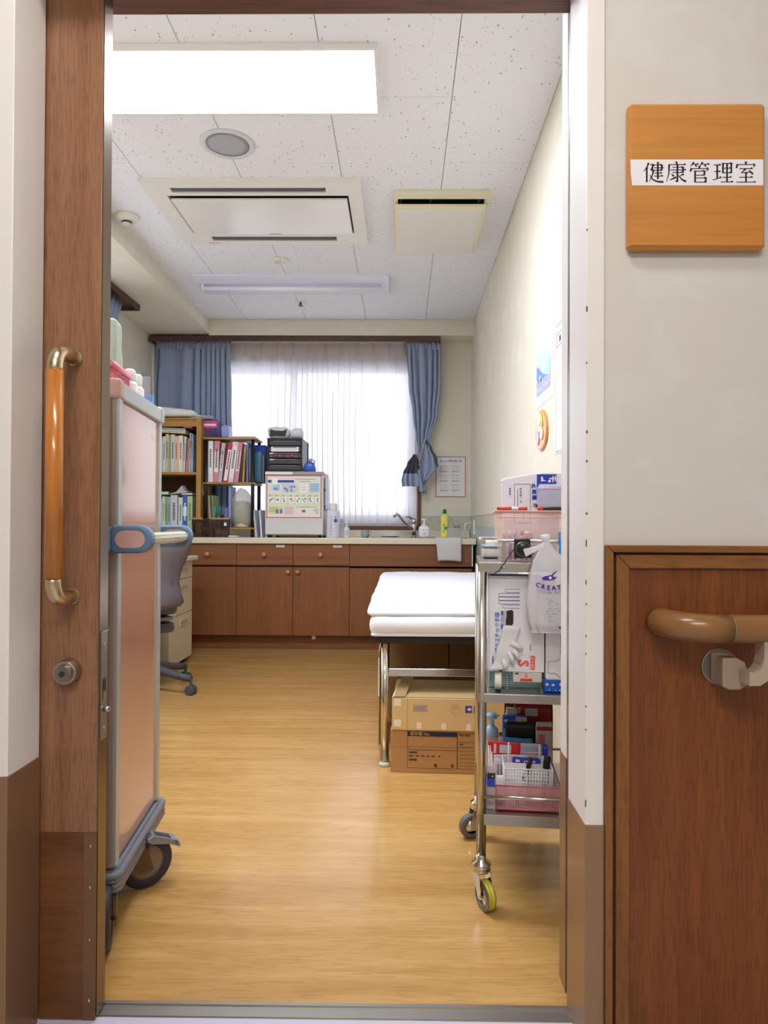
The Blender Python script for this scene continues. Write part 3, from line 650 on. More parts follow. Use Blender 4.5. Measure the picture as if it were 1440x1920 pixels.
b = loft(rws([(826, 797, 800, .2), (840, 806, 810, .3), (862, 815, 820, .3), (876, 819, 821, .3)], yb_ - .012), 1, 6, .003, 2, 0); b.build('lining_edge', cg, t, solid=.003, label='dark grey lining edge')
yt = yq - .035
b = loft(rws([(852, 774, 781, .3), (870, 763, 785, .6), (888, 755, 786, .9)], yt), 3.2, 44, .016, 31, .3); b.build('lining_tail', cg, t, solid=.002, label='dark grey lining of the tail')
b = loft(rws([(888, 755, 786, .9), (900, 752, 788, 1.1), (912, 753, 789, 1.2)], yt), 3.2, 44, .016, 31, .3); b.build('tail', cb, t, solid=.002)
b = loft(rws([(880, 783, 788, .4), (900, 784, 792, .7), (922, 785, 797, .8)], yt - .01), 1.5, 18, .012, 33, .2); b.build('tail', cb, t, solid=.002)
pts = [at(px, py, yq - .055) for px, py in ((798, 823), (795, 832), (792, 842), (790, 852), (788, 862), (787, 872))]
b = MB(); b.tube(pts, .006, 8)
for i, p in enumerate(pts): b.lathe([(0, -.008), (.009, -.003), (.009, .003), (0, .008)], p, 8)
b.build('tieback', M('tieback_beige', '#a8a49a', .8), t, solid=0)
# curtain on the left wall, with its valance
t = thing('curtain_track', 'dark brown curtain valance board on the left wall', 'curtain track', (XL + .1, 3.5, 2.33))
b = MB(); b.box(-1.765, -1.75, 2.6, 4.53, 2.334, 2.370); b.build('fascia', wood('track_wood_y', '#4f3228', '#64443a', 'Y', 20, .06, .45), t, bevel=.001)
b = MB(); b.box(XL, -1.765, 2.6, 4.53, 2.358, 2.370); b.build('top_board', tk, t)
b = MB(); b.box(XL, -1.765, 4.515, 4.53, 2.334, 2.358); b.build('end_board', tk, t)
b = loft(lerp_rows([(2.345, 3.98, 4.42, 0, .8), (2.2, 3.99, 4.33, 0, 1.1), (1.9, 4.02, 4.22, 0, 1.0), (1.5, 4.03, 4.16, 0, .9), (1.1, 4.0, 4.2, 0, 1)], 24), 6, 80, .022, 4, .5)
b.v = [Vector((-1.83 - v.y, v.x, v.z)) for v in b.v]
b.build('curtain', cb, label='blue curtain tied back at the window on the left wall', cat='curtain', solid=.002)

# ---------------------------------------------------------------- counter with cabinets
cw = wood('cabinet_wood', '#84512f', '#96603a', 'Z', 26, .06, .42, .0, .03, .12, lowfreq=.1)
cwh = wood('cabinet_wood_level', '#84512f', '#96603a', 'X', 26, .06, .42, .0, .03, .12, lowfreq=.1)
side = M('carcass_dark', '#4c2f20', .6); knob_m = wood('knob_wood', '#c08a5c', '#d4a074', 'Z', 30, .3, .35)
CY = 4.93; tape = M('tape_label', '#f2f0ee', .7)
bx = [ax(v, 1120, CY) for v in (337, 443, 549, 655)] + [.522]
zb, zm0, zm1, ztop = az(549, 1192, CY), az(549, 1064, CY), az(549, 1060, CY), az(549, 1020, CY)
def knob(parent, x, z, r=.018):
    b = MB(); b.lathe([(.008, 0), (.008, .010), (r, .014), (r, .021), (r * .7, .026), (0, .027)], (x, CY, z), 18, axis='Y'); b.build('knob', knob_m, parent)
names = ['far left brown base cabinet, behind the beige drawer pedestal', 'second brown base cabinet from the left, with a taped drawer', 'third brown base cabinet from the left, with a child latch below']
for k in range(3):
    x0, x1 = bx[k], bx[k + 1]
    t = thing('base_cabinet', names[k], 'cabinet', ((x0 + x1) / 2, CY, 0), group='brown base cabinets under the worktop')
    b = MB(); b.box(x0 + .001, x1 - .001, CY + .02, YB - .003, zb, ztop - .004); b.build('body', side, t)
    b = MB(); b.box(x0, x1, CY + .075, CY + .09, 0, zb); b.build('plinth', cwh, t)
    b = MB(); b.box(x0 + .0015, x1 - .0015, CY, CY + .019, zm1, ztop); d = b.build('drawer', cwh, t, bevel=.001); knob(d, (x0 + x1) / 2 - .005, (zm1 + ztop) / 2)
    if k: 
        b = MB(); xq = ax((518, 0, 0)[0] if k == 1 else 625, 1023, CY); b.box(xq, xq + .06, CY - .001, CY, ztop - .024, ztop - .008); tl = b.build('tape_label', tape, d)
        b = MB(); [b.rx(xq + .006 + i * .009, xq + .012 + i * .009, ztop - .0185, ztop - .0135, CY - .0014) for i in range(5)]; b.build('marking', ink_g, d)
    b = MB(); b.box(x0 + .0015, x1 - .0015, CY, CY + .019, zb + .002, zm0); d = b.build('door', cw, t, bevel=.001)
    if k != 0: knob(d, x1 - .035 if k == 1 else x0 + .035, zm0 - .032, .016)
    if k == 2:
        xq = ax(587, 1200, CY); b = MB(); b.box(xq - .014, xq + .014, CY + .03, CY + .074, zb - .03, zb - .001); b.build('child_latch', white, t, bevel=.004)
x0, x1 = bx[3], bx[4]; xm = ax(772, 1080, CY)
t = thing('sink_cabinet', 'wide brown sink cabinet with a plain upper panel behind the bed', 'cabinet', ((x0 + x1) / 2, CY, 0))
b = MB(); b.box(x0 + .001, x1, CY + .02, YB - .003, zb, .60); b.build('body', side, t)
b = MB(); b.box(x0, x1, CY + .075, CY + .09, 0, zb); b.build('plinth', cwh, t)
b = MB(); b.box(x0 + .0015, x1 - .012, CY, CY + .019, zm1 - .004, ztop); b.build('front_panel', cwh, t, bevel=.001)
b = MB(); b.box(x1 - .011, x1 - .003, CY - .004, CY + .019, zm1 - .004, ztop); b.build('filler_strip', white_m, t, bevel=.001)
for a, c, kx in ((x0, xm, xm - .032), (xm, x1 - .012, xm + .032)):
    b = MB(); b.box(a + .0015, c - .0015, CY, CY + .019, zb + .002, zm0 - .004); d = b.build('door', cw, t, bevel=.001); knob(d, kx, zm0 - .034, .016)
# worktop with sink
WZ = .8175; WZ0_ = az(549, 1020, 4.905) + .001
wt = thing('worktop', 'long cream worktop with rounded front edge and backsplash', 'worktop', (-.6, 4.905, WZ0_))
wm = M('worktop_cream', '#e6dcc4', .3, var=.02, vscale=90)
xw0, xw1 = -1.94, ax(893, 1012, 4.905); sx0, sx1, sy0, sy1 = -.24, .30, 4.99, 5.30
b = MB(); b.box(xw0, xw1, 4.905, sy0, WZ0_, WZ); b.box(xw0, sx0, sy0, sy1, WZ0_, WZ); b.box(sx1, xw1, sy0, sy1, WZ0_, WZ); b.box(xw0, xw1, sy1, YB - .003, WZ0_, WZ); b.build('top', wm, wt, bevel=.006, seg=3)
b = MB(); b.box(xw0, xw1, YB - .016, YB - .003, WZ, .872); b.build('backsplash', wm, wt, bevel=.003)
sk = thing('sink', 'stainless steel sink set into the worktop below the tap', 'sink', (.03, 5.15, .66))
sm_ = M('sink_steel', '#c9c8cc', .25, 1.0)
b = MB(); e = .03
for q in ((sx0 - e, sx1 + .19, sy0 - .02, sy0 + .004), (sx0 - e, sx1 + .19, sy1 - .004, sy1 + .05), (sx0 - e, sx0 + .004, sy0 + .004, sy1 - .004), (sx1 - .004, sx1 + .19, sy0 + .004, sy1 - .004)): b.box(*q, WZ + .0003, WZ + .004)
b.build('rim', sm_, sk, bevel=.001)
b = MB(); b.box(sx0 + .002, sx1 - .002, sy0 + .002, sy0 + .005, .66, WZ); b.box(sx0 + .002, sx1 - .002, sy1 - .005, sy1 - .002, .66, WZ); b.box(sx0 + .002, sx0 + .005, sy0 + .005, sy1 - .005, .66, WZ); b.box(sx1 - .005, sx1 - .002, sy0 + .005, sy1 - .005, .66, WZ); b.box(sx0 + .002, sx1 - .002, sy0 + .002, sy1 - .002, .655, .66); b.build('basin', sm_, sk)
b = MB(); b.lathe([(.035, .001), (.03, .004), (.01, .002)], (.03, 5.15, .66), 20); b.build('drain', steel, sk)
# tap
fx, fy = ax(776, 1000, 5.30), 5.30
tp = thing('tap', 'chrome single-lever mixer tap with a long angled spout', 'tap', (fx, fy, WZ))
b = MB(); b.cyl((fx, fy, WZ + .004), (fx, fy, WZ + .014), .024, n=20); b.cyl((fx, fy, WZ + .014), (fx, fy, WZ + .105), .019, n=20); b.build('body', chrome, tp, bevel=.002)
b = MB(); b.lathe([(.02, .105), (.022, .125), (.016, .145), (0, .15)], (fx, fy, WZ), 20); b.build('cap', chrome, tp)
p0 = Vector((fx - .012, fy - .015, WZ + .07)); p1 = at(741, 965, 5.12)
b = MB(); b.tube([p0, p0.lerp(p1, .5) + Vector((0, 0, -.004)), p1 + Vector((.028, 0, -.006)), p1 + Vector((.008, 0, .006)), p1 + Vector((-.004, 0, 0)), p1 + Vector((-.006, 0, -.02))], [.011, .0105, .010, .011, .012, .0125], 14); b.build('spout', chrome, tp)
p2 = at(757, 970, 5.24)
b = MB(); b.tube([(fx, fy, WZ + .138), Vector((fx, fy, WZ + .14)).lerp(p2, .5) + Vector((0, 0, .012)), p2], [.013, .010, .006], 12); b.build('lever', chrome, tp)

# ---------------------------------------------------------------- examination bed with folded bedding
t = thing('examination_bed', 'chrome-legged black examination bed against the right wall', 'bed', (.22, 3.4, 0))
BY0, BY1, BX0, BX1 = 2.585, 4.36, -.095, .54
b = MB(); b.box(BX0, BX1 - .005, BY0, BY1, .462, .492); b.build('pad', M('vinyl_black', '#2a2422', .35), t, bevel=.008)
lm = M('bed_chrome', '#cfc8bd', .14, 1.0)
for xx in (-.058, .50):
    for yy in (BY0 + .012, BY1 - .04):
        b = MB(); b.cyl((xx, yy, .012), (xx, yy, .463), .0165, n=20); lg = b.build('leg', lm, t)
        b = MB(); b.lathe([(.023, 0), (.023, .008), (.017, .016)], (xx, yy, 0), 18); b.build('foot', M('rubber_clear', '#cfc6b4', .4), lg)
for yy in (BY0 + .012, BY1 - .04):
    b = MB(); b.box(-.058, .50, yy - .006, yy + .006, .338, .368); b.build('rail', lm, t, bevel=.002)
b = MB(); b.box(.494, .506, BY0 + .02, BY1 - .05, .338, .368); b.build('rail', lm, t, bevel=.002)
wb = M('bedding_white', '#f4f5fb', .85, bump=.15, bscale=300)
t = thing('folded_duvet', 'thick white folded duvet spread over the examination bed', 'bedding', (.2, 3.4, .493))
b = MB(); b.soft(-.118, .53, 2.555, 4.30, .4935, .572, .035, (26, 40, 8), .006, 6, seed=1); b.build('lower_fold', wb, t)
b = MB(); b.soft(-.124, .525, 2.572, 4.26, .566, .622, .04, (26, 40, 8), .008, 5, seed=7)
for v in b.v:                                # the near end rolls down over the lower fold
    k = max(0, 1 - (v.y - 2.57) / .42); v.z -= .03 * k * k * max(0, min(1, (v.z - .566) / .05))
    v.z += .012 * max(0, noise.noise(Vector((v.x * 2.5, v.y * 1.2, 3))))
b.build('upper_fold', wb, t)
b = MB(); b.soft(-.112, .528, 2.560, 4.29, .4925, .505, .006, (26, 40, 2), 0, 9, seed=4); b.build('sheet', wb, t)

# ---------------------------------------------------------------- desk pedestal, desk, chair
dm = M('steel_beige', '#d3c9ac', .45)
t = thing('desk', 'beige steel office desk with a drawer pedestal on the left wall', 'desk', (-1.66, 4.0, 0))
b = MB(); b.box(XL + .005, -1.375, 3.63, 4.62, .672, .70); b.build('desktop', M('desktop_beige', '#ddd6c2', .4), t, bevel=.006)
px1 = -1.405; PY0, PY1 = 4.165, 4.59
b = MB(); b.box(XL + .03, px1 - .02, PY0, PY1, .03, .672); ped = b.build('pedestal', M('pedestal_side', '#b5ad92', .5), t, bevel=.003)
for z0, z1 in ((.561, .666), (.335, .557), (.035, .331)):
    b = MB(); b.box(px1 - .019, px1, PY0 + .003, PY1 - .003, z0, z1); d = b.build('drawer', dm, t, bevel=.003)
    zh = z1 - .05 if z1 < .5 or z1 > .6 else z1 - .055
    yA, yB = 4.33, 4.49
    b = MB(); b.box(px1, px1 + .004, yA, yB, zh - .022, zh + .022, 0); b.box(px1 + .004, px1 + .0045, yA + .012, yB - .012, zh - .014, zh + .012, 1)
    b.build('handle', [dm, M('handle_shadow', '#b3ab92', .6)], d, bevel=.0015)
for yy in (4.2, 4.55):
    b = MB(); b.cyl((px1 - .05, yy, 0), (px1 - .05, yy, .032), .012, n=10); b.build('foot', black, t)
for yy in (3.65,):
    b = MB(); b.box(XL + .03, -1.55, yy, yy + .03, 0, .672); b.build('side_panel', dm, t, bevel=.003)
cgm = M('chair_grey', '#6d686e', .55, bump=.1, bscale=500); cgd = M('chair_dark', '#4d4c54', .5)
cx, cy = -1.415, 3.72
t = thing('office_chair', 'grey swivel office chair in front of the beige desk', 'chair', (cx, cy, 0), R(35), None)
# chair parts in its own frame: faces +Y (towards the desk end), back shell towards the viewer
b = MB()
prof = [(.905, .17, -.25), (.89, .21, -.252), (.84, .222, -.255), (.76, .205, -.245), (.68, .172, -.232), (.62, .162, -.228), (.56, .172, -.232), (.51, .186, -.236), (.485, .172, -.225), (.47, .10, -.20)]
rows = []; n = 14
for zz, hwid, yy in prof:
    rows.append([(hwid * (i / n * 2 - 1), yy + .09 * (abs(i / n * 2 - 1) ** 2.2), zz - .02) for i in range(n + 1)])
vs = [p for r_ in rows for p in r_]; vs2 = [(p[0] * .97, p[1] + .028, p[2]) for p in vs]; m_ = n + 1; k_ = len(rows)
fs = [(r_ * m_ + i, r_ * m_ + i + 1, (r_ + 1) * m_ + i + 1, (r_ + 1) * m_ + i) for r_ in range(k_ - 1) for i in range(n)]
o_ = len(vs); fs2 = [tuple(j + o_ for j in f[::-1]) for f in fs]
rim = list(range(m_)) + [r_ * m_ + n for r_ in range(1, k_)] + [(k_ - 1) * m_ + i for i in range(n - 1, -1, -1)] + [r_ * m_ for r_ in range(k_ - 2, 0, -1)]
b.add(vs + vs2, fs + fs2 + [(rim[(i + 1) % len(rim)], rim[i], rim[i] + o_, rim[(i + 1) % len(rim)] + o_) for i in range(len(rim))], 0, True)
b.build('backrest', cgm, t)
b = MB(); b.soft(-.12, .12, -.20, -.12, .54, .82, .03, (8, 4, 8)); b.build('back_cushion', M('chair_fabric', '#5b5a66', .9), t); 
b = MB(); b.soft(-.165, .150, -.17, .23, .425, .485, .04, (12, 12, 4)); b.build('seat', M('chair_fabric', '#5b5a66', .9), t)
b = MB(); b.soft(-.15, .13, -.16, .21, .39, .415, .02, (8, 8, 2)); b.build('seat_shell', cgm, t)
b = MB(); b.soft(-.10, .15, -.12, .10, .32, .378, .02, (6, 6, 2)); b.build('mechanism', cgd, t)
b = MB(); b.cyl((0, 0, .10), (0, 0, .33), .025, n=18); b.build('column', black, t)
for k in range(5):
    a = R(-49 + 72 * k); ca, sa = math.cos(a), math.sin(a)
    b = MB(); pts = [(ca * .02, sa * .02, .125), (ca * .12, sa * .12, .118), (ca * .23, sa * .23, .095), (ca * .305, sa * .305, .083)]
    b.tube(pts, [.028, .024, .02, .017], 10)
    lg = b.build('leg', cgd, t)
    b = MB()
    for s_ in (-1, 1):
        c0 = Vector((ca * .305 - sa * .006 * s_, sa * .305 + ca * .006 * s_, .026)); b.cyl(c0, c0 + Vector((-sa, ca, 0)) * .019 * s_, .026, n=18)
    b.cyl((ca * .305, sa * .305, .03), (ca * .305, sa * .305, .085), .008, n=8); b.build('caster', cgd, lg, bevel=.003)

# ---------------------------------------------------------------- linen cart behind the door
ct = thing('linen_cart', 'tall pink-panelled linen cart with blue end handles behind the door', 'cart', (-.626, 1.50, 0), R(6))
pk = M('panel_pink', '#cf9f88', .12, coat=.5, spec=.5); cap = M('cart_cap', '#c9a596', .35); alu = M('cart_aluminium', '#c2c6c4', .35, .35); postm = M('cart_post', '#8c7465', .4)
Wd, Dp = .62, .40
b = MB(); b.box(-Wd + .02, -.012, .03, Dp - .03, .155, 1.185); b.build('body', M('cart_inner', '#b99a86', .5), ct)
b = MB(); b.box(-.012, -.006, .028, Dp - .026, .155, 1.195); b.build('side_panel', pk, ct)
b = MB(); b.box(-Wd + .03, -.03, .018, .026, .155, 1.195); b.build('end_panel', pk, ct)
for (xa, ya) in ((-.030, 0), (-.030, Dp - .03), (-Wd, 0), (-Wd, Dp - .03)):
    b = MB(); b.box(xa, xa + .030, ya, ya + .03, .15, 1.20); b.build('post', alu if ya else M('post_mix', '#a5948a', .4), ct, bevel=.006)
b = MB(); b.box(-.004, .002, .001, .026, .155, 1.19); b.build('corner_trim', alu, ct, bevel=.001)
b = MB(); b.box(-.034, -.014, -.004, .0, .155, 1.19); b.build('corner_trim', postm, ct, bevel=.001)
b = MB()
for q in ((-.028, .004, .03, Dp - .03), (-Wd - .004, -Wd + .028, .03, Dp - .03), (-Wd + .03, -.03, -.004, .028), (-Wd + .03, -.03, Dp - .028, Dp + .004)): b.box(*q, 1.19, 1.228)
b.build('top_rim', alu, ct, bevel=.004)
b = MB(); b.box(-Wd + .01, -.01, .01, Dp - .01, 1.196, 1.206); b.build('top_tray', M('cart_tray', '#b5b0aa', .5), ct)
for (xa, ya) in ((-.036, -.006), (-.036, Dp - .032), (-Wd - .006, -.006), (-Wd - .006, Dp - .032)):
    b = MB(); b.box(xa, xa + .042, ya, ya + .038, 1.186, 1.234); b.build('corner_cap', cap if ya < .1 else alu, ct, bevel=.010, seg=3)
# bumper: three ribs round the foot
bmp = M('bumper_grey', '#7d7f8b', .35)
ring = [(.004, -.008), (.009, .004), (.009, Dp - .004), (.004, Dp + .008), (-Wd - .004, Dp + .008), (-Wd - .009, Dp - .004), (-Wd - .009, .004), (-Wd - .004, -.008), (-.02, -.012), (-.004, -.012)]
for i, zz in enumerate((.140, .130, .119, .109)):
    b = MB(); f_ = 1.0
    b.tube([(x_, y_, zz) for x_, y_ in ring], [.0072 if i else .009] * len(ring), 8, closed=True); b.build('bumper_rib', bmp, ct)
b = MB(); b.box(-Wd - .004, .004, -.005, Dp + .005, .104, .148); b.build('base', bmp, ct, bevel=.008)
hb = M('handle_blue', '#64819f', .28)
for ya in (-.030, Dp - .008):
    # stadium-shaped bracket with a pink inlay
    zc_ = .877; hh = .031; xs0, xe = -.006, .052
    pts = [(xs0, ya, zc_ - hh)] + [(xe + hh * math.sin(a) - .0, ya, zc_ - hh * math.cos(a)) for a in [R(v) for v in range(0, 181, 15)]] + [(xs0, ya, zc_ + hh)]
    b = MB(); b.prism(pts[::-1], (0, .034, 0)); br = b.build('handle_bracket', hb, ct, bevel=.008, seg=3)
    hh2 = .019
    pts = [(xs0 + .010 + hh2 + hh2 * -math.sin(a), ya - .001, zc_ + hh2 * math.cos(a)) for a in [R(v) for v in range(0, 181, 20)]] + [(xe - .004 + hh2 * math.sin(a), ya - .001, zc_ - hh2 * math.cos(a)) for a in [R(v) for v in range(0, 181, 20)]]
    b = MB(); b.prism(pts, (0, .002, 0)); b.build('inlay', M('inlay_pink', '#cfa9a2', .3), br)
    b = MB(); b.box(-.03, -.004, ya, ya + .034, .850, .904); b.build('mount', hb, br, bevel=.006)
b = MB(); b.cyl((.060, 0.0, .877), (.060, Dp - .006, .877), .0135, n=20)
for k in range(10):
    a = 2 * math.pi * k / 10; b.cyl((.060 + .0128 * math.cos(a), 0.002, .877 + .0128 * math.sin(a)), (.060 + .0128 * math.cos(a), Dp - .008, .877 + .0128 * math.sin(a)), .0018, n=6)
b.build('handle_bar', M('bar_cream', '#cfcdbd', .4), ct)
b = MB(); b.box(-.006, -.0055, .31, .345, 1.135, 1.15); b.build('label', paper, ct)
# casters
wm_d = M('wheel_dark', '#34363f', .5); hubm = M('wheel_hub', '#8a7564', .4); fork = M('fork_steel', '#6d5a49', .35, .8)
def cart_caster(x, y, ang, brake):
    q = Matrix.Translation((x, y, 0)) @ Matrix.Rotation(ang, 4, 'Z')
    c = q @ Vector((0, 0, .0657)); ax_ = (q.to_3x3() @ Vector((1, 0, 0)))
    rot = Matrix.Rotation(ang, 3, 'Z') 
    b = MB(); b.lathe([(.042, -.014), (.059, -.015), (.0645, -.009), (.0655, 0), (.0645, .009), (.059, .015), (.042, .014)], c, 32, axis='X', rot=rot, ring=True); w_ = b.build('wheel', wm_d, ct)
    b = MB(); b.lathe([(0, -.012), (.012, -.013), (.036, -.006), (.043, -.013), (.043, .013), (.036, .006), (.012, .013), (0, .012)], c, 28, axis='X', rot=rot); b.build('hub', hubm, w_)
    b = MB()
    for s_ in (-1, 1):
        P = [Vector((s_ * .021, -.015, .05)), Vector((s_ * .021, .015, .05)), Vector((s_ * .021, .055, .100)), Vector((s_ * .021, .0, .106))]
        b.prism([q @ p for p in P], q.to_3x3() @ Vector((s_ * .0025, 0, 0)))
    b.cyl(q @ Vector((-.026, 0, .062)), q @ Vector((.026, 0, .062)), .005, n=10)
    P = [Vector((-.021, -.004, .100)), Vector((.021, -.004, .100)), Vector((.021, .055, .098)), Vector((-.021, .055, .098))]
    b.prism([q @ p for p in P], Vector((0, 0, .006))); b.build('fork', fork, w_)
    if brake:
        bm_ = M('brake_grey', '#8d8f96', .35)
        b = MB(); P = [(-.02, -.062), (-.004, -.090), (.008, -.084), (-.004, -.062)]
        for s_ in (-1, 1):
            b.prism([q @ Vector((s_ * .016, yy, .118 + zz)) for yy, zz in ((.0, .0), (-.02, .012), (-.075, -.012), (-.080, -.03), (-.055, -.018), (-.01, -.008))], q.to_3x3() @ Vector((s_ * .006, 0, 0)))
        b.prism([q @ Vector((-.022, yy, .118 + zz)) for yy, zz in ((-.062, -.008), (-.078, -.014), (-.084, -.032), (-.070, -.026))], q.to_3x3() @ Vector((.044, 0, 0)))
        b.prism([q @ Vector((-.022, yy, .118 + zz)) for yy, zz in ((-.0, .006), (-.02, .014), (-.02, .004), (-.0, -.003))], q.to_3x3() @ Vector((.044, 0, 0)))
        b.build('brake_pedal', bm_, w_, bevel=.002)
cart_caster(.010, .215, R(120), True)
cart_caster(-.010, -.035, R(12), False)
cart_caster(-Wd + .05, .36, R(200), False); cart_caster(-Wd + .05, .04, R(170), False)

# ---------------------------------------------------------------- stainless trolley
TO = Vector((.196, 1.65, 0)); TA = R(-5.4); TR = Matrix.Rotation(TA, 3, 'Z')
def T(x, y, z): return TO + TR @ Vector((x, y, z))
tm_ = M('trolley_steel', '#c2bdb2', .2, 1.0); ts = M('trolley_sheet', '#b5b2ac', .3, 1.0)
t = thing('trolley', 'three-tier stainless steel trolley on casters by the doorway', 'trolley', TO, TA)
TW, TD = .312, .36
for xx in (0, TW):
    for yy in (0, TD):
        b = MB(); b.cyl((xx, yy, .115), (xx, yy, .80), .0118, n=20); b.build('leg', tm_, t)
def shelf(z, lip, name='shelf'):
    b = MB(); x0, x1, y0, y1 = -.008, TW + .008, -.010, TD + .010; s_ = .0014
    b.box(x0, x1, y0, y1, z - s_, z); b.box(x0, x1, y0, y0 + s_, z - lip, z - s_); b.box(x0, x1, y1 - s_, y1, z - lip, z - s_); b.box(x0, x0 + s_, y0 + s_, y1 - s_, z - lip, z - s_); b.box(x1 - s_, x1, y0 + s_, y1 - s_, z - lip, z - s_)
    return b.build(name, ts, t, bevel=.0006)
shelf(.823, .0235, 'top_shelf'); shelf(.509, .022); shelf(.221, .026)
for zz, ya in ((.262, -.008), (.262, TD + .008)):
    b = MB(); b.cyl((0.0, ya, zz), (TW, ya, zz), .0042, n=12); b.build('guard_rail', tm_, t)
for xx in (0, TW):
    b = MB(); b.cyl((xx, 0, .262), (xx, TD, .262), .0042, n=12); b.build('guard_rail', tm_, t)
b = MB(); z_ = .874
b.tube([(.038, -.004, z_), (TW, -.004, z_)], .0045, 12); b.tube([(TW, -.004, z_), (TW, TD, z_), (-.0, TD, z_), (-.0, .12, z_)], .0045, 12); b.build('top_rail', M('rail_white', '#dedad4', .25, .7), t)
b = MB(); b.box(.046, .056, -.006, -.003, .80, z_); b.box(TW - .02, TW - .01, -.006, -.003, .80, z_); b.box(-.002, .001, .12, .13, .82, z_); b.build('rail_post', M('post_grey', '#a7a39b', .35, .7), t)
b = MB(); b.lathe([(.004, 0), (.0035, .002), (0, .0025)], (.051, -.0100, .8115), 12, axis='Y', rot=Matrix.Rotation(0, 3, 'Z')); b.v = [Vector((v.x, -.0105 - abs(v.y + .01), v.z)) for v in b.v]; b.build('screw', chrome, t)
ylw = M('wheel_yellow', '#c9bf3e', .5); tyre = M('tyre_grey', '#6f6c68', .5)
def trolley_caster(x, y, ang, yellow=True):
    q = Matrix.Translation((x, y, 0)) @ Matrix.Rotation(ang, 4, 'Z'); rot = Matrix.Rotation(ang, 3, 'Z')
    c = q @ Vector((0, -.022, .034))
    b = MB(); b.lathe([(.019, -.0095), (.033, -.0095), (.034, -.007), (.034, -.0015), (.0315, 0), (.034, .0015), (.034, .007), (.033, .0095), (.019, .0095)], c, 30, axis='X', rot=rot, mi=0, ring=True)
    w_ = b.build('wheel', ylw if yellow else tyre, t)
    b = MB(); b.lathe([(.0335, -.0102), (.0345, -.0085), (.022, -.0102)], c, 30, axis='X', rot=rot, ring=True); b.lathe([(.022, .0102), (.0345, .0085), (.0335, .0102)], c, 30, axis='X', rot=rot, ring=True); b.build('tyre_wall', tyre, w_)
    b = MB(); b.lathe([(0, -.0125), (.006, -.0125), (.008, -.010), (.019, -.0098), (.019, .0098), (.008, .010), (.006, .0125), (0, .0125)], c, 24, axis='X', rot=rot); b.build('hub', chrome, w_)
    b = MB()
    for s_ in (-1, 1):
        P = [Vector((s_ * .0145, -.030, .028)), Vector((s_ * .0145, -.015, .026)), Vector((s_ * .0145, .016, .082)), Vector((s_ * .0145, -.020, .082))]
        b.prism([q @ p for p in P], q.to_3x3() @ Vector((s_ * .002, 0, 0)))
    b.cyl(q @ Vector((-.018, -.022, .034)), q @ Vector((.018, -.022, .034)), .004, n=10)
    b.build('fork', chrome, w_, bevel=.0005)
    b = MB(); b.lathe([(.006, .082), (.021, .082), (.024, .088), (.020, .092), (.024, .097), (.023, .103), (.012, .108), (.012, .122)], (x, y, 0), 26); b.build('swivel', chrome, w_)
trolley_caster(0, 0, R(28)); trolley_caster(0, TD, R(-70), False); trolley_caster(TW, 0, R(15)); trolley_caster(TW, TD, R(40), False)

# ---------------------------------------------------------------- boxes under the bed
cd1 = M('cardboard', '#b98e5c', .85, var=.05, vscale=12); cd2 = M('cardboard_pale', '#dcbd8a', .85, var=.04, vscale=12); cdk = M('carton_dark', '#a97f52', .85, var=.05, vscale=12)
navy = M('ink_navy', '#20304a', .7)
AR = R(-3)
t = thing('storage_box', 'brown cardboard storage box with a printed form, under the bed', 'box', (-.035, 2.525, 0), AR)
BW, BD, BH = .40, .30, .158
b = MB(); b.box(0, BW, 0, BD, 0, BH); b.build('carton', cd1, t, bevel=.002)
b = MB(); b.box(-.001, BW + .001, -.001, 0, .095, .0965); b.build('edge_fold', cdk, t)
b = MB()
def frame_(b, x0, x1, z0, z1, y, w_=.0012, mi=0):
    b.rx(x0, x1, z0, z0 + w_, y, mi); b.rx(x0, x1, z1 - w_, z1, y, mi); b.rx(x0, x0 + w_, z0, z1, y, mi); b.rx(x1 - w_, x1, z0, z1, y, mi)
yy = -.0008
frame_(b, .062, .245, .018, .148, yy); frame_(b, .245, .385, .018, .148, yy)
b.rx(.062, .245, .135, .152, yy - .0002); b.rx(.062, .245, .084, .0855, yy)
b.rx(.245, .385, .116, .117, yy)
for z_ in (.098, .084, .070, .056, .042, .030): b.rx(.252, .375, z_, z_ + .001, yy)
b.build('printed_form', navy, t)
text('保存箱 No.', .0155, M('ink_tan', '#caa16c', .8), t, (.071, -.0014, .1435), align='LEFT', bold=.0002)
text('保存年限', .0075, navy, t, (.068, -.001, .075), align='LEFT', bold=.0002)
text('永年・10年・7年・5年・3年・　年', .0075, navy, t, (.068, -.001, .062), align='LEFT', bold=.0001)
text('保存満期', .0075, navy, t, (.068, -.001, .048), align='LEFT', bold=.0002)
text('年', .014, navy, t, (.166, -.001, .028), bold=.0003); text('月', .014, navy, t, (.227, -.001, .028), bold=.0003)
text('所属（部署）', .0075, navy, t, (.252, -.001, .141), align='LEFT'); text('内容', .0075, navy, t, (.252, -.001, .108), align='LEFT')
t = thing('carton', 'pale cardboard carton with open lid flap and blue pictograms, stacked under the bed', 'box', (-.03, 2.515, BH + .001), AR)
b = MB(); b.box(0, .41, 0, .30, 0, .118); b.build('carton_body', cd2, t, bevel=.002)
b = MB(); b.box(.002, .408, .002, .29, .1185, .1215); b.build('lid', M('lid_tan', '#b89a6c', .85), t, bevel=.001)
b = MB(); b.prism([(.005, .00, .120), (.048, .0, .121), (.075, .20, .158), (.035, .20, .166)], (0, 0, .003)); b.build('open_flap', M('flap_tan', '#a3855c', .85), t)
b = MB(); b.prism([(.0, .0, .118), (.005, .0, .121), (.035, .2, .166), (.032, .2, .160)], (-.001, 0, 0)); b.build('torn_edge', M('torn_cream', '#e3d9c4', .9), t)
tp_ = M('clear_tape', '#efe6d4', .25, coat=.5)
b = MB()
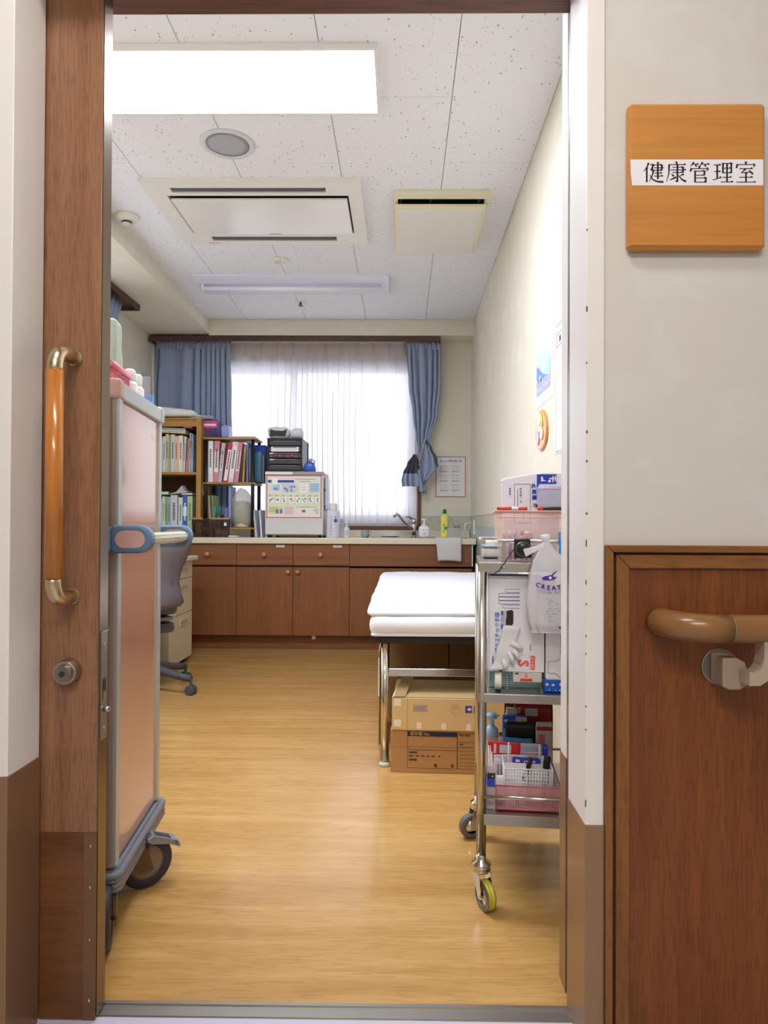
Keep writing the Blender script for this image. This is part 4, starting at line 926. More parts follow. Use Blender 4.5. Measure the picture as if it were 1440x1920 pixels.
for xx, zz in ((.020, .088), (.020, .012), (.10, .006), (.19, .006), (.28, .004), (.36, .004)): b.box(xx - .013 if xx < .05 else xx - .009, xx + .013 if xx < .05 else xx + .009, -.0008, .0, zz, zz + .026 if xx < .05 else zz + .022)
b.build('tape_patch', tp_, t, kind='stuff')
b = MB(); b.box(.056, .057, -.0007, 0, 0, .118); b.build('corner_seam', cdk, t)
b = MB(); frame_(b, .078, .128, .070, .092, -.0008, .0015); [b.rx(.084 + i * .005, .0865 + i * .005, .074, .088, -.0008) for i in range(8)]; b.build('stamp', M('stamp_blue', '#6f7396', .7), t)
b = MB(); b.lathe([(.017, 0), (.0182, 0), (.0182, .0005), (.017, .0005)], (.232, -.001, .08), 28, axis='Y', ring=True); b.build('round_stamp', M('stamp_grey', '#a89a86', .7), t)
text('241', .012, M('stamp_grey', '#a89a86', .7), t, (.232, -.0012, .084))
b = MB(); b.box(.268, .292, -.0008, 0, .068, .094); b.box(.299, .323, -.0008, 0, .068, .094); b.build('pictogram', M('pict_blue', '#3a4a9c', .7), t)
b = MB(); b.add([(.274, -.001, .081), (.284, -.001, .074), (.284, -.001, .088)], [(0, 1, 2)]); b.rx(.284, .289, .078, .084, -.001); b.rx(.304, .318, .084, .088, -.001); b.rx(.308, .314, .074, .082, -.001); b.build('pictogram_shape', paper, t)
for i, (x0, x1, y0, h, lab) in enumerate(((-.055, .228, 3.22, .44, 'brown carton far under the bed, left one of the back pair'), (.232, .53, 3.20, .44, 'brown carton far under the bed, right one of the back pair'))):
    t = thing('carton', lab, 'box', ((x0 + x1) / 2, y0, 0))
    b = MB(); b.box(x0, x1, y0, y0 + .35, 0, h); b.build('carton_body', cdk, t, bevel=.003)
    b = MB(); b.box(x0 - .0005, x1 + .0005, y0 - .001, y0, h - .045, h - .043); b.build('flap_seam', M('seam_brown', '#5e4226', .9), t)
    text('こわれもの' if i == 0 else '取扱注意', .022, M('carton_print', '#6b4226' if i == 0 else '#8c3a28', .8), t, ((x0 + x1) / 2 + .02, y0 - .0012, h - .025), bold=.0003)
b = MB(); b.box(-.092, -.086, 2.84, 3.16, .001, .385); o = b.build('cardboard_sheet', M('sheet_tan', '#c49a5f', .85), label='flattened cardboard sheet standing on edge beside the bed leg', cat='cardboard')
b = MB(); b.box(-.0925, -.086, 2.8392, 2.84, .20, .36); b.build('white_label', paper, o)

# ---------------------------------------------------------------- tall wooden bookcase on the worktop
ow = wood('bookcase_wood', '#b8863c', '#c9994e', 'Z', 26, .06, .5, 0, .03, .12); owx = wood('bookcase_wood_level', '#b8863c', '#c9994e', 'X', 26, .06, .5, 0, .03, .12)
KX0, KX1, KY0, KY1, KZ0, KZ1 = -1.90, -1.452, 4.925, 5.2, WZ, 1.682
bc = thing('bookcase', 'light wooden bookcase full of books at the left end of the worktop', 'bookcase', ((KX0 + KX1) / 2, KY0, KZ0))
for xa, xb in ((KX0, KX0 + .03), (KX1 - .034, KX1)):
    b = MB(); b.box(xa, xb, KY0, KY1, KZ0, KZ1); b.build('side_board', ow, bc, bevel=.001)
b = MB(); b.box(KX0 + .03, KX1 - .034, KY0, KY1, KZ1 - .012, KZ1); b.build('top_board', owx, bc, bevel=.001)
b = MB(); b.box(KX0 + .03, KX1 - .034, KY0, KY0 + .02, KZ1 - .062, KZ1 - .016); b.build('top_rail', owx, bc, bevel=.001)
SH1 = az(330, 885, KY0)
b = MB(); b.box(KX0 + .03, KX1 - .034, KY0 + .004, KY1, SH1 - .018, SH1); b.build('shelf', owx, bc, bevel=.001)
b = MB(); b.box(KX0 + .03, KX1 - .034, KY0 + .004, KY1, KZ0 + .0, KZ0 + .03); b.build('shelf', owx, bc, bevel=.001)
b = MB(); b.box(KX0 + .03, KX1 - .034, KY1 - .006, KY1, KZ0 + .03, KZ1 - .012); b.build('back_panel', M('bookcase_back', '#5e4326', .8), bc)
# small wire rack with wooden shelves
rk = thing('shelf_rack', 'three-tier rack with black posts and wooden shelves holding binders', 'rack', (-1.26, 4.96, WZ))
QX0, QX1, QY0, QY1 = -1.447, -1.062, 4.955, 5.20
R1, R2, R3 = az(430, 820, QY0), az(430, 904, QY0), az(430, 989, QY0)
for xx in (QX0 + .022, QX1 - .022):
    for yy_ in (QY0 + .012, QY1 - .012):
        b = MB(); b.cyl((xx, yy_, WZ), (xx, yy_, R1 - .012), .0125, n=14); b.build('post', black, rk)
for z_ in (R1, R2, R3):
    b = MB(); b.box(QX0, QX1, QY0, QY1, z_ - .014, z_); b.build('shelf', owx, rk, bevel=.002)
MC = {}
def cm(col, rough=.6):
    if col not in MC: MC[col] = M('cover_' + col.strip('#'), col, rough)
    return MC[col]
pg = M('book_pages', '#e6dfcf', .8)
def book(x, y, z, w_, h, d, col, label, group, lean=0, name='book', lab=None, marks=None, dark='#4a4750', cat=None, band=None):
    b = MB(); c_ = .0018
    b.box(x, x + w_, y, y + c_, z, z + h, 0); b.box(x, x + c_, y + c_, y + d, z, z + h, 0); b.box(x + w_ - c_, x + w_, y + c_, y + d, z, z + h, 0); b.box(x + c_, x + w_ - c_, y + c_, y + d - .003, z + .003, z + h - .004, 1)
    ms = [cm(col), pg]
    if lab: b.rx(x + w_ * .12, x + w_ * .88, z + h * lab[1], z + h * lab[2], y - .0005, 2); ms.append(cm(lab[0]))
    if band: ms.append(cm(band[0])); b.rx(x, x + w_, z + h * band[1], z + h * band[2], y - .0004, len(ms) - 1)
    ms.append(cm(dark)); k = len(ms) - 1; rnd = random.Random(int(abs(x) * 10000))
    z0, z1 = marks or (.35, .8); zz = z + h * z1
    while zz > z + h * z0:
        e = .006 + rnd.random() * .004; b.rx(x + w_ * .32, x + w_ * .68, zz - e, zz, y - .0009, k); zz -= e * 1.5
    if lean:
        px0 = x if lean > 0 else x + w_
        q = Matrix.Rotation(R(lean), 3, 'Y'); b.v = [Vector((px0, v.y, z)) + q @ (v - Vector((px0, v.y, z))) if True else v for v in b.v]
    return b.build(name, ms, label=label, cat=cat or name.replace('_', ' '), group=group)
def bxx(zx): return ax(280 + zx / 6.545, 850, KY0 + .03)
G1 = 'books standing on the upper shelf of the bookcase'
up = [(-20, 60, .26, '#cfd4d8', 'pale grey', 0), (62, 112, .27, '#b7c7b0', 'pale green', 0), (114, 160, .25, '#e4ddd0', 'ivory', 0),
      (166, 196, .262, '#dfe3ea', 'white with blue title marks', 0), (198, 236, .278, '#d4c8b4', 'beige', 0), (238, 258, .266, '#a9bf6a', 'narrow lime green', 0),
      (262, 310, .275, '#d5dad8', 'light grey wide', 0), (312, 352, .262, '#e6c9a6', 'cream and orange', 0), (356, 410, .268, '#e9e4df', 'wide white with big title marks', 0),
      (412, 438, .262, '#cfd8d4', 'thin grey green', 2), (447, 470, .245, '#e2857a', 'thin salmon pink', 4), (478, 505, .285, '#b8bcc2', 'tall grey', 2), (512, 536, .28, '#a9bcd6', 'pale blue')]
n_up = len(up)
for i, e in enumerate(up):
    x0, x1 = bxx(e[0]), bxx(e[1]); ln = e[5] if len(e) > 5 else 0
    place = 'third' if i == 99 else ''
    book(x0, KY0 + .03, SH1 + .0005, x1 - x0, e[2], .17, e[3], '%s book standing upright on the upper bookcase shelf' % e[4], G1, lean=ln, dark=('#c23a34' if i in (7, 8) else '#3f4a8a' if i == 3 else '#54545c'))
zt_ = SH1 + .292
for i, (ca, nm_) in enumerate((('#d9b06a', 'orange and white'), ('#cfd8d6', 'grey green'), ('#5c7fa8', 'blue edged'), ('#d94a50', 'small red'))):
    b = MB(); x0, x1 = (bxx(120), bxx(440)) if i < 3 else (bxx(410), bxx(520)); z_ = zt_ + i * .0135
    b.box(x0, x1, KY0 + .035, KY0 + .19, z_, z_ + .012, 0); b.box(x0 + .002, x1 - .002, KY0 + .0348, KY0 + .185, z_ + .003, z_ + .009, 1)
    b.v = [Vector((v.x, v.y, v.z - (v.x - bxx(120)) * (.05 if i < 3 else .04))) for v in b.v]
    b.build('magazine', [cm(ca), pg], label='%s magazine lying flat on top of the upright books' % nm_, cat='magazine', group='magazines lying on the upright books')
G2 = 'books standing on the lower shelf of the bookcase'
ZB = KZ0 + .0305
low = [(-20, 40, .25, '#d7dce0', 'light grey'), (42, 100, .25, '#9fb6a0', 'sage green'), (102, 160, .25, '#c8d0da', 'grey blue'),
       (166, 194, .265, '#dfe8de', 'white with green title marks'), (196, 228, .262, '#9cb872', 'grass green'), (231, 262, .262, '#a9b8cc', 'grey blue narrow'),
       (266, 348, .275, '#d4d7dc', 'very thick pale grey'), (362, 412, .258, '#dde4dc', 'white and green'), (414, 470, .272, '#4763c4', 'bright blue'), (472, 532, .268, '#b9cf9c', 'light green wide')]
for i, e in enumerate(low):
    x0, x1 = bxx(e[0]), bxx(e[1])
    book(x0, KY0 + .03, ZB, x1 - x0, e[2], .17, e[3], '%s book standing upright on the lower bookcase shelf' % e[4], G2, dark=('#3f8a4a' if i in (3, 7, 9) else '#eef0f4' if i == 8 else '#5a5a66'), lab=(('#f0f2f6', .45, .7) if i == 8 else None))
b = MB(); b.box(bxx(150), bxx(240), KY0 + .032, KY0 + .19, ZB + .2775, ZB + .302, 0); b.box(bxx(152), bxx(238), KY0 + .0315, KY0 + .03, ZB + .281, ZB + .299, 1)
b.build('book', [cm('#3f9a5c'), pg], label='green book lying flat on the lower row of books', cat='book')
b = MB(); b.box(bxx(395), bxx(530), KY0 + .032, KY0 + .19, ZB + .2775, ZB + .292, 0); b.build('notebook', [cm('#d9cdbd')], label='beige notebook lying flat above the blue book', cat='notebook')
b = MB(); xa = bxx(240); b.prism([(xa, KY0 + .02, ZB + .279), (xa + .06, KY0 + .02, ZB + .300), (xa + .10, KY0 + .02, ZB + .345), (xa + .125, KY0 + .02, ZB + .300), (xa + .155, KY0 + .02, ZB + .305), (xa + .125, KY0 + .02, ZB + .293)], (0, .08, 0)); b.build('loose_papers', M('paper_grey', '#b9bac4', .8), label='grey folded loose papers lying over the lower books', cat='paper')
b = MB(); b.box(bxx(120), bxx(460), KY0 - .018, KY0 + .022, KZ0, KZ0 + .072); b.build('file_tray', M('tray_clear', '#ccd3dc', .2, alpha=.85), label='pale clear file tray in front of the lower books', cat='tray', bevel=.002)
b = MB(); b.box(ax(372.5, 950, 4.97), ax(377, 950, 4.97), 4.965, 5.1, WZ, WZ + .265); b.build('notebook', cm('#9fd0dc'), label='thin light blue notebook between bookcase and rack', cat='notebook')
# bag and magazines on the bookcase
b = MB(); b.soft(-1.92, -1.50, 4.90, 5.17, KZ1 + .012, KZ1 + .082, .03, (14, 10, 5), .012, 7, seed=3)
for v in b.v:
    k = max(0, (v.x + 1.75) / .3); v.z -= .03 * k * max(0, (v.z - KZ1) / .08)
b.build('plastic_bag', M('bag_white', '#e9e9ec', .35), label='flat white plastic bag lying on top of the bookcase', cat='bag', weld=True)
for i, (dx, rz_, c_) in enumerate(((0, 4, '#b9bcc6'), (.012, -6, '#8f94a8'), (-.01, 10, '#cfd0d6'))):
    b = MB(); b.box(-.075, .075, -.10, .10, 0, .006); q = Matrix.Rotation(R(rz_), 3, 'Z'); b.v = [q @ v + Vector((-1.465 + dx, 5.04, KZ1 + .0005 + i * .0068)) for v in b.v]
    b.build('leaflet', cm(c_), label=['lowest grey leaflet', 'middle dark grey leaflet', 'topmost pale leaflet'][i] + ' of the pile at the bookcase top corner', cat='leaflet')

# ---------------------------------------------------------------- binders on the rack
def rxx(zx): return ax(280 + zx / 6.545, 860, QY0 + .02)
G3 = 'binders standing on the middle rack shelf'
bn = [(686, 718, .298, '#e3a596', 'salmon pink', 0, None, None), (720, 782, .303, '#eeeaec', 'white, labelled', 0, ('#f8f7f8', .2, .9), None), (786, 848, .303, '#dd9099', 'pink with white spine label', 1.5, ('#f6f2f4', .24, .76), None),
      (846, 888, .29, '#c9c2cb', 'grey leaning', 5, ('#efedf2', .3, .7), None), (904, 958, .285, '#d23a3c', 'bright red leaning', 8, ('#f3eeee', .05, .85), None), (966, 1030, .30, '#e6d7dc', 'pale pink leaning', 7, ('#f4eef0', .1, .9), None), (1040, 1092, .293, '#dd8ea0', 'deep pink leaning', 6, ('#f2dfe4', .28, .8), None),
      (1106, 1128, .262, '#3c3d42', 'thin black leaning', 5, None, None), (1140, 1160, .27, '#d9a23c', 'thin yellow leaning', 3.5, None, None), (1192, 1214, .295, '#6b7fd4', 'light blue', 0, None, None)]
for e in bn:
    x0, x1 = rxx(e[0]), rxx(e[1])
    book(x0, QY0 + .02, R2 + .0005, x1 - x0, e[2], .20, e[3], '%s binder standing on the middle shelf of the black-posted rack' % e[4], G3, lean=e[5], name='binder', lab=e[6])
b = loft([(R2 + .25, rxx(1220), rxx(1240), QY0 + .03, .2), (R2 + .12, rxx(1221), rxx(1242), QY0 + .03, .3), (R2 + .001, rxx(1222), rxx(1244), QY0 + .03, .2)], 1.5, 10, .008, 2); b.build('folder', cm('#8b9a86'), label='bent grey green folder behind the right front post of the rack', cat='folder', solid=.006)
b = MB(); b.soft(rxx(1318) - .03, rxx(1380), QY0 + .045, QY0 + .09, R2 + .001, R2 + .235, .02, (6, 4, 10), .004, 9); b.build('folder', M('folder_teal', '#3d6f8c', .3), label='glossy teal plastic folder at the right end of the rack', cat='folder', weld=True)
b = MB(); b.box(rxx(1250), rxx(1390), QY0 + .12, QY0 + .20, R2 + .0005, R2 + .285); b.build('file_box', cm('#2f48b8'), label='royal blue file box behind the teal folder on the rack', cat='file box', bevel=.002)
b = MB(); b.box(rxx(1385), rxx(1402), QY0 + .03, QY0 + .19, R2 + .0005, R2 + .20); b.build('folder', cm('#6f6c76'), label='dark grey folder at the rightmost edge of the rack', cat='folder')
ZL = WZ + .0005
for i, (a, c, h, col, nm_, ln) in enumerate(((700, 716, .235, '#b06a7c', 'dusky pink', -6), (718, 730, .235, '#c98a9a', 'rose pink', -6), (732, 742, .23, '#d9b85c', 'yellow', -5), (744, 752, .235, '#ded6d2', 'off-white', -5), (762, 786, .235, '#7f8f52', 'olive green', -2), (800, 818, .15, '#3fa39a', 'short teal', 0))):
    b = MB(); x0, x1 = rxx(a), rxx(c); b.box(x0 - .006, x1 - .006, QY0 + .035, QY0 + .18, R3 + .001, R3 + h)
    if ln: q = Matrix.Rotation(R(ln), 3, 'Y'); p_ = Vector((x1, QY0, R3 + .001)); b.v = [Vector((p_.x, v.y, p_.z)) + q @ (v - Vector((p_.x, v.y, p_.z))) for v in b.v]; b.v = [v + Vector((.012, 0, max(0, 0))) for v in b.v]; mz = min(v.z for v in b.v); b.v = [v - Vector((0, 0, mz - R3 - .001)) for v in b.v]
    b.build('thin_file', cm(col), label='%s thin file standing on the lowest rack shelf' % nm_, cat='file', group='thin files on the lowest rack shelf')
for i in range(3):
    x0 = rxx(824 + i * 16); b = MB(); b.box(x0, x0 + .009, QY0 + .04, QY0 + .16, R3 + .001, R3 + .10 - i * .006); b.build('disc_case', cm(['#5b5a66', '#8a8894', '#45444e'][i]), label=['leftmost', 'middle', 'rightmost'][i] + ' small grey disc case on the lowest rack shelf', cat='disc case', group='disc cases on the lowest rack shelf')
b = MB(); b.soft(rxx(890), rxx(965), QY0 + .05, QY0 + .17, R3 + .001, R3 + .15, .03, (8, 4, 8)); b.build('file_holder', cm('#6f7ba0', .4), label='slate blue rounded file holder on the lowest rack shelf', cat='file holder', weld=True)
b = MB(); b.box(rxx(968), rxx(996), QY0 + .04, QY0 + .19, R3 + .001, R3 + .30); b.build('file', cm('#9aa6d8'), label='tall periwinkle file beside the bagged hot water pot', cat='file', bevel=.001)
# bagged pot
pc = Vector((ax(455, 950, 5.05), 5.05, R3 + .001)); rp = .068
t = thing('hot_water_pot', 'cream hot water pot covered by a clear plastic bag', 'pot', pc)
b = MB(); b.lathe([(rp * .92, 0), (rp, .01), (rp, .09), (rp * .98, .15), (rp * .7, .19), (0, .20)], pc, 28); b.build('body', M('pot_cream', '#dcd9bf', .5), t)
b = MB(); b.lathe([(rp * 1.01, .118), (rp * 1.02, .122), (rp * 1.02, .142), (rp * 1.0, .146)], pc, 28); b.build('band', white, t)
b = MB(); b.soft(pc.x - rp - .016, pc.x + rp + .012, pc.y - rp - .012, pc.y + rp + .012, pc.z + .001, pc.z + .285, .06, (16, 16, 18), .014, 14)
for v in b.v:
    k = max(0, (v.z - pc.z - .18) / .11); v.x = pc.x + (v.x - pc.x) * (1 - .55 * k); v.y = pc.y + (v.y - pc.y) * (1 - .55 * k)
b.build('plastic_cover', M('cover_film', '#b6b3a6', .25, alpha=.5), t, weld=True)
# purple basket and leaflets on the rack
def lattice(name, x0, x1, y0, y1, z0, z1, m, parent, nx=8, ny=5, nz=4, bar=.0025, taper=.0, rimh=.008, base=True):
    """basket with open lattice walls"""
    b = MB(); cx_, cy_ = (x0 + x1) / 2, (y0 + y1) / 2
    def P(x, y, z):
        k = 1 - taper * (z1 - z) / (z1 - z0); return (cx_ + (x - cx_) * k, cy_ + (y - cy_) * k, z)
    def bar_(a, c, r_): b.tube([P(*a), P(*c)], r_, 4)
    for (xa, ya, xb_, yb__) in ((x0, y0, x1, y0), (x1, y0, x1, y1), (x1, y1, x0, y1), (x0, y1, x0, y0)):
        n_ = nx if ya == yb__ else ny
        for i in range(n_):
            u_ = i / n_; x_ = xa + (xb_ - xa) * u_; y_ = ya + (yb__ - ya) * u_; bar_((x_, y_, z0), (x_, y_, z1), bar)
        for i in range(nz): 
            z_ = z0 + (z1 - z0) * i / nz; bar_((xa, ya, z_), (xb_, yb__, z_), bar)
        bar_((xa, ya, z1 - rimh / 2), (xb_, yb__, z1 - rimh / 2), rimh / 2)
    o = b.build(name, m, parent)
    if base:
        b = MB(); p = [P(x0, y0, z0), P(x1, y0, z0), P(x1, y1, z0), P(x0, y1, z0)]; b.prism(p, (0, 0, .002)); b.build('base', m, parent)
    return o
def basket_thing(label, x0, x1, y0, y1, z0, z1, m, **k):
    t = thing('basket', label, 'basket', ((x0 + x1) / 2, (y0 + y1) / 2, z0)); lattice('mesh_wall', x0, x1, y0, y1, z0, z1, m, t, **k); return t
pu = M('basket_purple', '#6f5aa8', .4)
basket_thing('purple mesh basket with pink card on top of the rack', ax(380, 810, 4.99), ax(412, 810, 4.99), 4.99, 5.12, R1 + .001, R1 + .115, pu, nx=9, ny=6, nz=6, bar=.002)
b = MB(); x0, x1 = ax(381, 790, 4.98), ax(408, 790, 4.98); b.box(x0, x1, 4.978, 4.985, R1 + .072, R1 + .125, 0); b.rx(x0 + .008, x1 - .012, R1 + .087, R1 + .101, 4.9775, 1); b.build('card', [cm('#c95a8e'), paper], label='pink card with a white strip on the purple basket', cat='card')
b = MB(); x0, x1 = ax(412, 810, 5.0), ax(428, 810, 5.0); b.soft(x0 + .003, x1, 5.0, 5.12, R1 + .001, R1 + .10, .02, (6, 6, 6), .004, 10); b.build('container', M('container_blue', '#a9b2ec', .2, alpha=.8), label='translucent pale blue container beside the purple basket', cat='container', weld=True)
for i in range(2):
    b = MB(); b.box(ax(428, 815, 4.97) + i * .012, ax(476, 815, 4.97), 4.965 + i * .01, 5.16, R1 + .0008 + i * .006, R1 + .006 + i * .006); b.build('leaflet', cm('#e6e2ee' if i else '#c8c6da'), label=['lilac grey leaflet lying directly on the rack top', 'white leaflet topmost on the rack top'][i], cat='leaflet')
# brown woven basket
br = M('basket_brown', '#4f3a36', .5)
by0, by1 = 4.915, 4.952
bt = basket_thing('dark brown woven basket with wooden clips on the worktop', ax(360, 985, 4.915), ax(429, 985, 4.915), by0 - .002, by1 - .0, WZ + .001, az(400, 972, 4.915), br, nx=22, ny=4, nz=8, bar=.0032, taper=.07, rimh=.012)
for a, c in ((360, 380), (395, 430)):
    b = MB(); b.box(ax(a, 972, 4.91), ax(c, 972, 4.91), 4.905, 4.915, az(400, 974, 4.91), az(400, 970.5, 4.91)); b.build('wooden_clip', owx, bt)
b = MB(); b.rx(ax(420, 985, 4.91), ax(425, 985, 4.91), az(420, 986, 4.91), az(420, 980, 4.91), 4.908); b.build('paper_tag', paper, bt)
p = at(436, 1004, 4.94); b = MB(); b.lathe([(.035, 0), (.046, .004), (.046, .010), (.03, .014), (0, .014)], (p.x, 4.955, WZ + .0005), 28); b.build('jar_lid', M('lid_cream', '#e6e0d0', .4), label='round cream jar lid lying on the worktop', cat='lid')
# leaning folders between rack and fridge
for i, (a, c, ln, col) in enumerate(((480, 484, 6, '#d4d6e2'), (486, 490, 4, '#e9e9f2'), (491.5, 495, 1, '#c9ccdc'))):
    b = MB(); x0 = ax(a, 960, 4.97) + .012 * i; b.box(x0, x0 + .010, 4.96 + i * .012, 5.15, WZ + .0005, WZ + .20); q = Matrix.Rotation(R(-ln), 3, 'Y'); p_ = Vector((x0 + .01, 0, WZ)); b.v = [Vector((p_.x, v.y, p_.z)) + q @ Vector((v.x - p_.x, 0, v.z - p_.z)) for v in b.v]; mz = min(v.z for v in b.v); b.v = [v - Vector((0, 0, mz - WZ - .0005)) for v in b.v]
    b.build('document_folder', cm(col), label=['leftmost, most tilted', 'middle, slightly tilted', 'rightmost, nearly upright'][i] + ' white document folder beside the small fridge', cat='folder', group='white folders beside the fridge')

# ---------------------------------------------------------------- small fridge with its poster
FX0, FX1, FY = ax(497, 945, 4.96), ax(606, 945, 4.96), 4.96
FZ0, FZ1 = WZ + .015, az(550, 884, 4.96)
fg = thing('small_fridge', 'small white fridge with an illustrated poster on its door', 'fridge', ((FX0 + FX1) / 2, FY, WZ))
fw_ = M('fridge_white', '#dcdcda', .3)
b = MB(); b.box(FX0, FX1, FY + .035, 5.33, FZ0, FZ1 - .025); b.build('body', M('fridge_grey', '#b7b4b0', .4), fg, bevel=.006)
b = MB(); b.box(FX0, FX1, FY, FY + .033, FZ0 + .008, FZ1 - .026); b.build('door', fw_, fg, bevel=.006, seg=3)
b = MB(); b.box(FX0, FX1, FY - .002, 5.33, FZ1 - .025, FZ1); b.build('top', M('fridge_top', '#a9a5a2', .4), fg, bevel=.005)
b = MB(); b.box(FX0, FX0 + .20, FY - .0032, FY - .002, FZ1 - .022, FZ1 - .003); b.build('tape_label', paper, fg)
for xx in (FX0 + .03, FX1 - .03):
    for yy_ in (FY + .05, 5.31):
        b = MB(); b.cyl((xx, yy_, WZ + .0003), (xx, yy_, FZ0 + .002), .012, n=10); b.build('foot', black, fg)
PX0, PX1 = ax(500, 930, FY), ax(602.5, 930, FY); PZ1, PZ0 = az(550, 891.5, FY), az(550, 971, FY); PW, PH = PX1 - PX0, PZ1 - PZ0
po = MB(); po.box(PX0, PX1, FY - .0014, FY - .0003, PZ0, PZ1, 0); po = po.build('poster', M('poster_red', '#b5382f', .5), label='illustrated instruction poster with red edge on the small fridge door', cat='poster')
cols = ['#f1efe4', '#3f51a8', '#cfdff2', '#e8ecc4', '#ecd0dc', '#7c84b4', '#b7dcec', '#dce69c', '#6a6874', '#4bb89c', '#b0526a', '#ffffff']
b = MB()
def Q(u0, u1, v0, v1, mi, e=0): b.rx(PX0 + PW * u0, PX0 + PW * u1, PZ1 - PH * v1, PZ1 - PH * v0, FY - .0018 - e, mi)
Q(.012, .988, .016, .984, 0); Q(.02, .98, .44, .70, 3, .0001); Q(.03, .3, .74, .90, 7, .0001); Q(.32, .5, .73, .93, 4, .0001); Q(.28, .55, .19, .40, 2, .0001); Q(.11, .24, .21, .36, 6, .0001)
Q(.02, .09, .11, .17, 1, .0001); Q(.2, .5, .11, .17, 1, .0001); Q(.78, .97, .18, .40, 6, .0001); Q(.61, .74, .22, .40, 11, .0002); Q(.55, .60, .26, .38, 3, .0002)
Q(.10, .2, .06, .22, 11, .0002)
rnd = random.Random(9)
for i in range(8):                            # little step drawings
    u = .04 + i * .118 + (.02 if i > 2 else 0)
    Q(u, u + .085, .50, .65, 11, .0002)
    for k in range(4): a = rnd.random() * .05; c_ = rnd.random() * .08; Q(u + .01 + a, u + .03 + a, .52 + c_, .56 + c_, 5, .0003 + k * .00005)
    Q(u, u + .05, .475, .49, 8, .0003)
for k in range(9): a = rnd.random() * .18; c_ = rnd.random() * .12; Q(.31 + a, .35 + a, .24 + c_, .27 + c_, 5, .0003)
for k in range(4): Q(.13 + k * .02, .145 + k * .02, .29, .34, 5, .0003)
for v_ in (.08, .135): 
    for k in range(14): Q(.53 + (k + (0 if v_ < .1 else 3)) * .026, .545 + (k + (0 if v_ < .1 else 3)) * .026, v_, v_ + .018, 8, .0003) if (v_ < .1 or k < 8) else None
for r_ in range(4): Q(.8, .95, .21 + r_ * .045, .22 + r_ * .045, 5, .0003); Q(.63, .72, .26 + r_ * .03, .265 + r_ * .03, 8, .0003)
for k in range(2): Q(.17 + k * .07, .22 + k * .07, .80, .90, 5, .0003)
Q(.55, .58, .73, .75, 9, .0003); Q(.6, .92, .735, .745, 8, .0003); Q(.65, .71, .81, .87, 10, .0003); Q(.9, .94, .87, .885, 10, .0004); Q(.34, .48, .78, .785, 8, .0003); Q(.34, .46, .86, .865, 8, .0003)
for r_ in range(3): Q(.05, .2, .76 + .04 * r_, .768 + .04 * r_, 8, .0003); Q(.86, .95, .79 + r_ * .025, .797 + r_ * .025, 8, .0003)
b.build('print', [cm(c_) for c_ in cols], po)
# drawer unit on the fridge
ux0, ux1, uy0, uy1 = ax(501, 850, 5.0), ax(567, 850, 5.0), 5.0, 5.30; uz0, uz1 = FZ1 + .0008, az(530, 822, 5.0)
du = thing('drawer_unit', 'black five-drawer plastic letter tray unit on the fridge', 'drawer unit', ((ux0 + ux1) / 2, uy0, uz0))
bk2 = M('unit_black', '#25222b', .35)
b = MB(); e = .010
b.box(ux0, ux0 + e, uy0, uy1, uz0, uz1); b.box(ux1 - e, ux1, uy0, uy1, uz0, uz1); b.box(ux0 + e, ux1 - e, uy0, uy1, uz1 - e, uz1); b.box(ux0 + e, ux1 - e, uy0, uy1, uz0, uz0 + e); b.box(ux0 + e, ux1 - e, uy1 - .005, uy1, uz0 + e, uz1 - e)
b.box(ux0 - .004, ux1 + .004, uy0 - .003, uy0 + .01, uz1 - .002, uz1 + .003); b.box(ux1, ux1 + .005, uy1 - .02, uy1, uz0 + .05, uz1)
b.build('casing', bk2, du)
hh_ = (uz1 - uz0 - 2 * e) / 5; smoke = M('drawer_smoke', '#4d4c54', .15, alpha=.9)
for i in range(5):
    z1_ = uz1 - e - i * hh_; b = MB(); b.box(ux0 + e + .002, ux1 - e - .002, uy0 + .004, uy0 + .25, z1_ - hh_ + .003, z1_ - .003); d = b.build('drawer', smoke, du, bevel=.003)
    b = MB(); b.box(ux0 + .045, ux1 - .045, uy0 - .004, uy0 + .004, z1_ - .014, z1_ - .008); b.build('handle', M('drawer_rim', '#77757e', .2), d)
    if i == 1: b = MB(); b.box(ux0 + .028, ux1 - .028, uy0 + .0005, uy0 + .0035, z1_ - hh_ + .003, z1_ - .006); b.build('label', paper, d)
    if i in (2, 3): b = MB(); b.box(ux0 + .016, ux0 + .06, uy0 + .0015, uy0 + .0035, z1_ - .014, z1_ - .006); b.build('label', paper, d)
    if i == 2:
        b = MB(); [b.box(ux0 + .02 + k * .03, ux0 + .04 + k * .03, uy0 + .001, uy0 + .0035, z1_ - hh_ + .01 + (k % 2) * .004, z1_ - hh_ + .02 + (k % 3) * .003) for k in range(7)]; b.build('contents', M('contents_red', '#a8545a', .5), d, kind='stuff')
def crumple(name, lab, cat, x0, x1, y0, y1, z0, z1, m, amp=.008, fq=18, seed=0, seg=(14, 12, 10), r=.03):
    b = MB(); b.soft(x0, x1, y0, y1, z0, z1, r, seg, amp, fq, seed=seed)
    for v in b.v:
        if v.z < z0: v.z = z0
    return b.build(name, m, label=lab, cat=cat, weld=True)
bgm = M('bag_white', '#e9e9ec', .35)
o = crumple('plastic_bag', 'crumpled white plastic bag showing black contents on the black drawer unit', 'bag', ax(501, 812, 5.03), ax(541, 812, 5.03), 5.03, 5.15, uz1 + .0035, uz1 + .09, bgm, .012, 16, 4)
b = MB(); b.prism([at(506, 805, 5.025), at(506, 817.5, 5.025), at(535, 817.5, 5.025), at(538, 804, 5.025), at(530, 808, 5.025), at(515, 807, 5.025)], (0, .004, 0)); b.build('black_contents', M('contents_black', '#2a2930', .5), o)
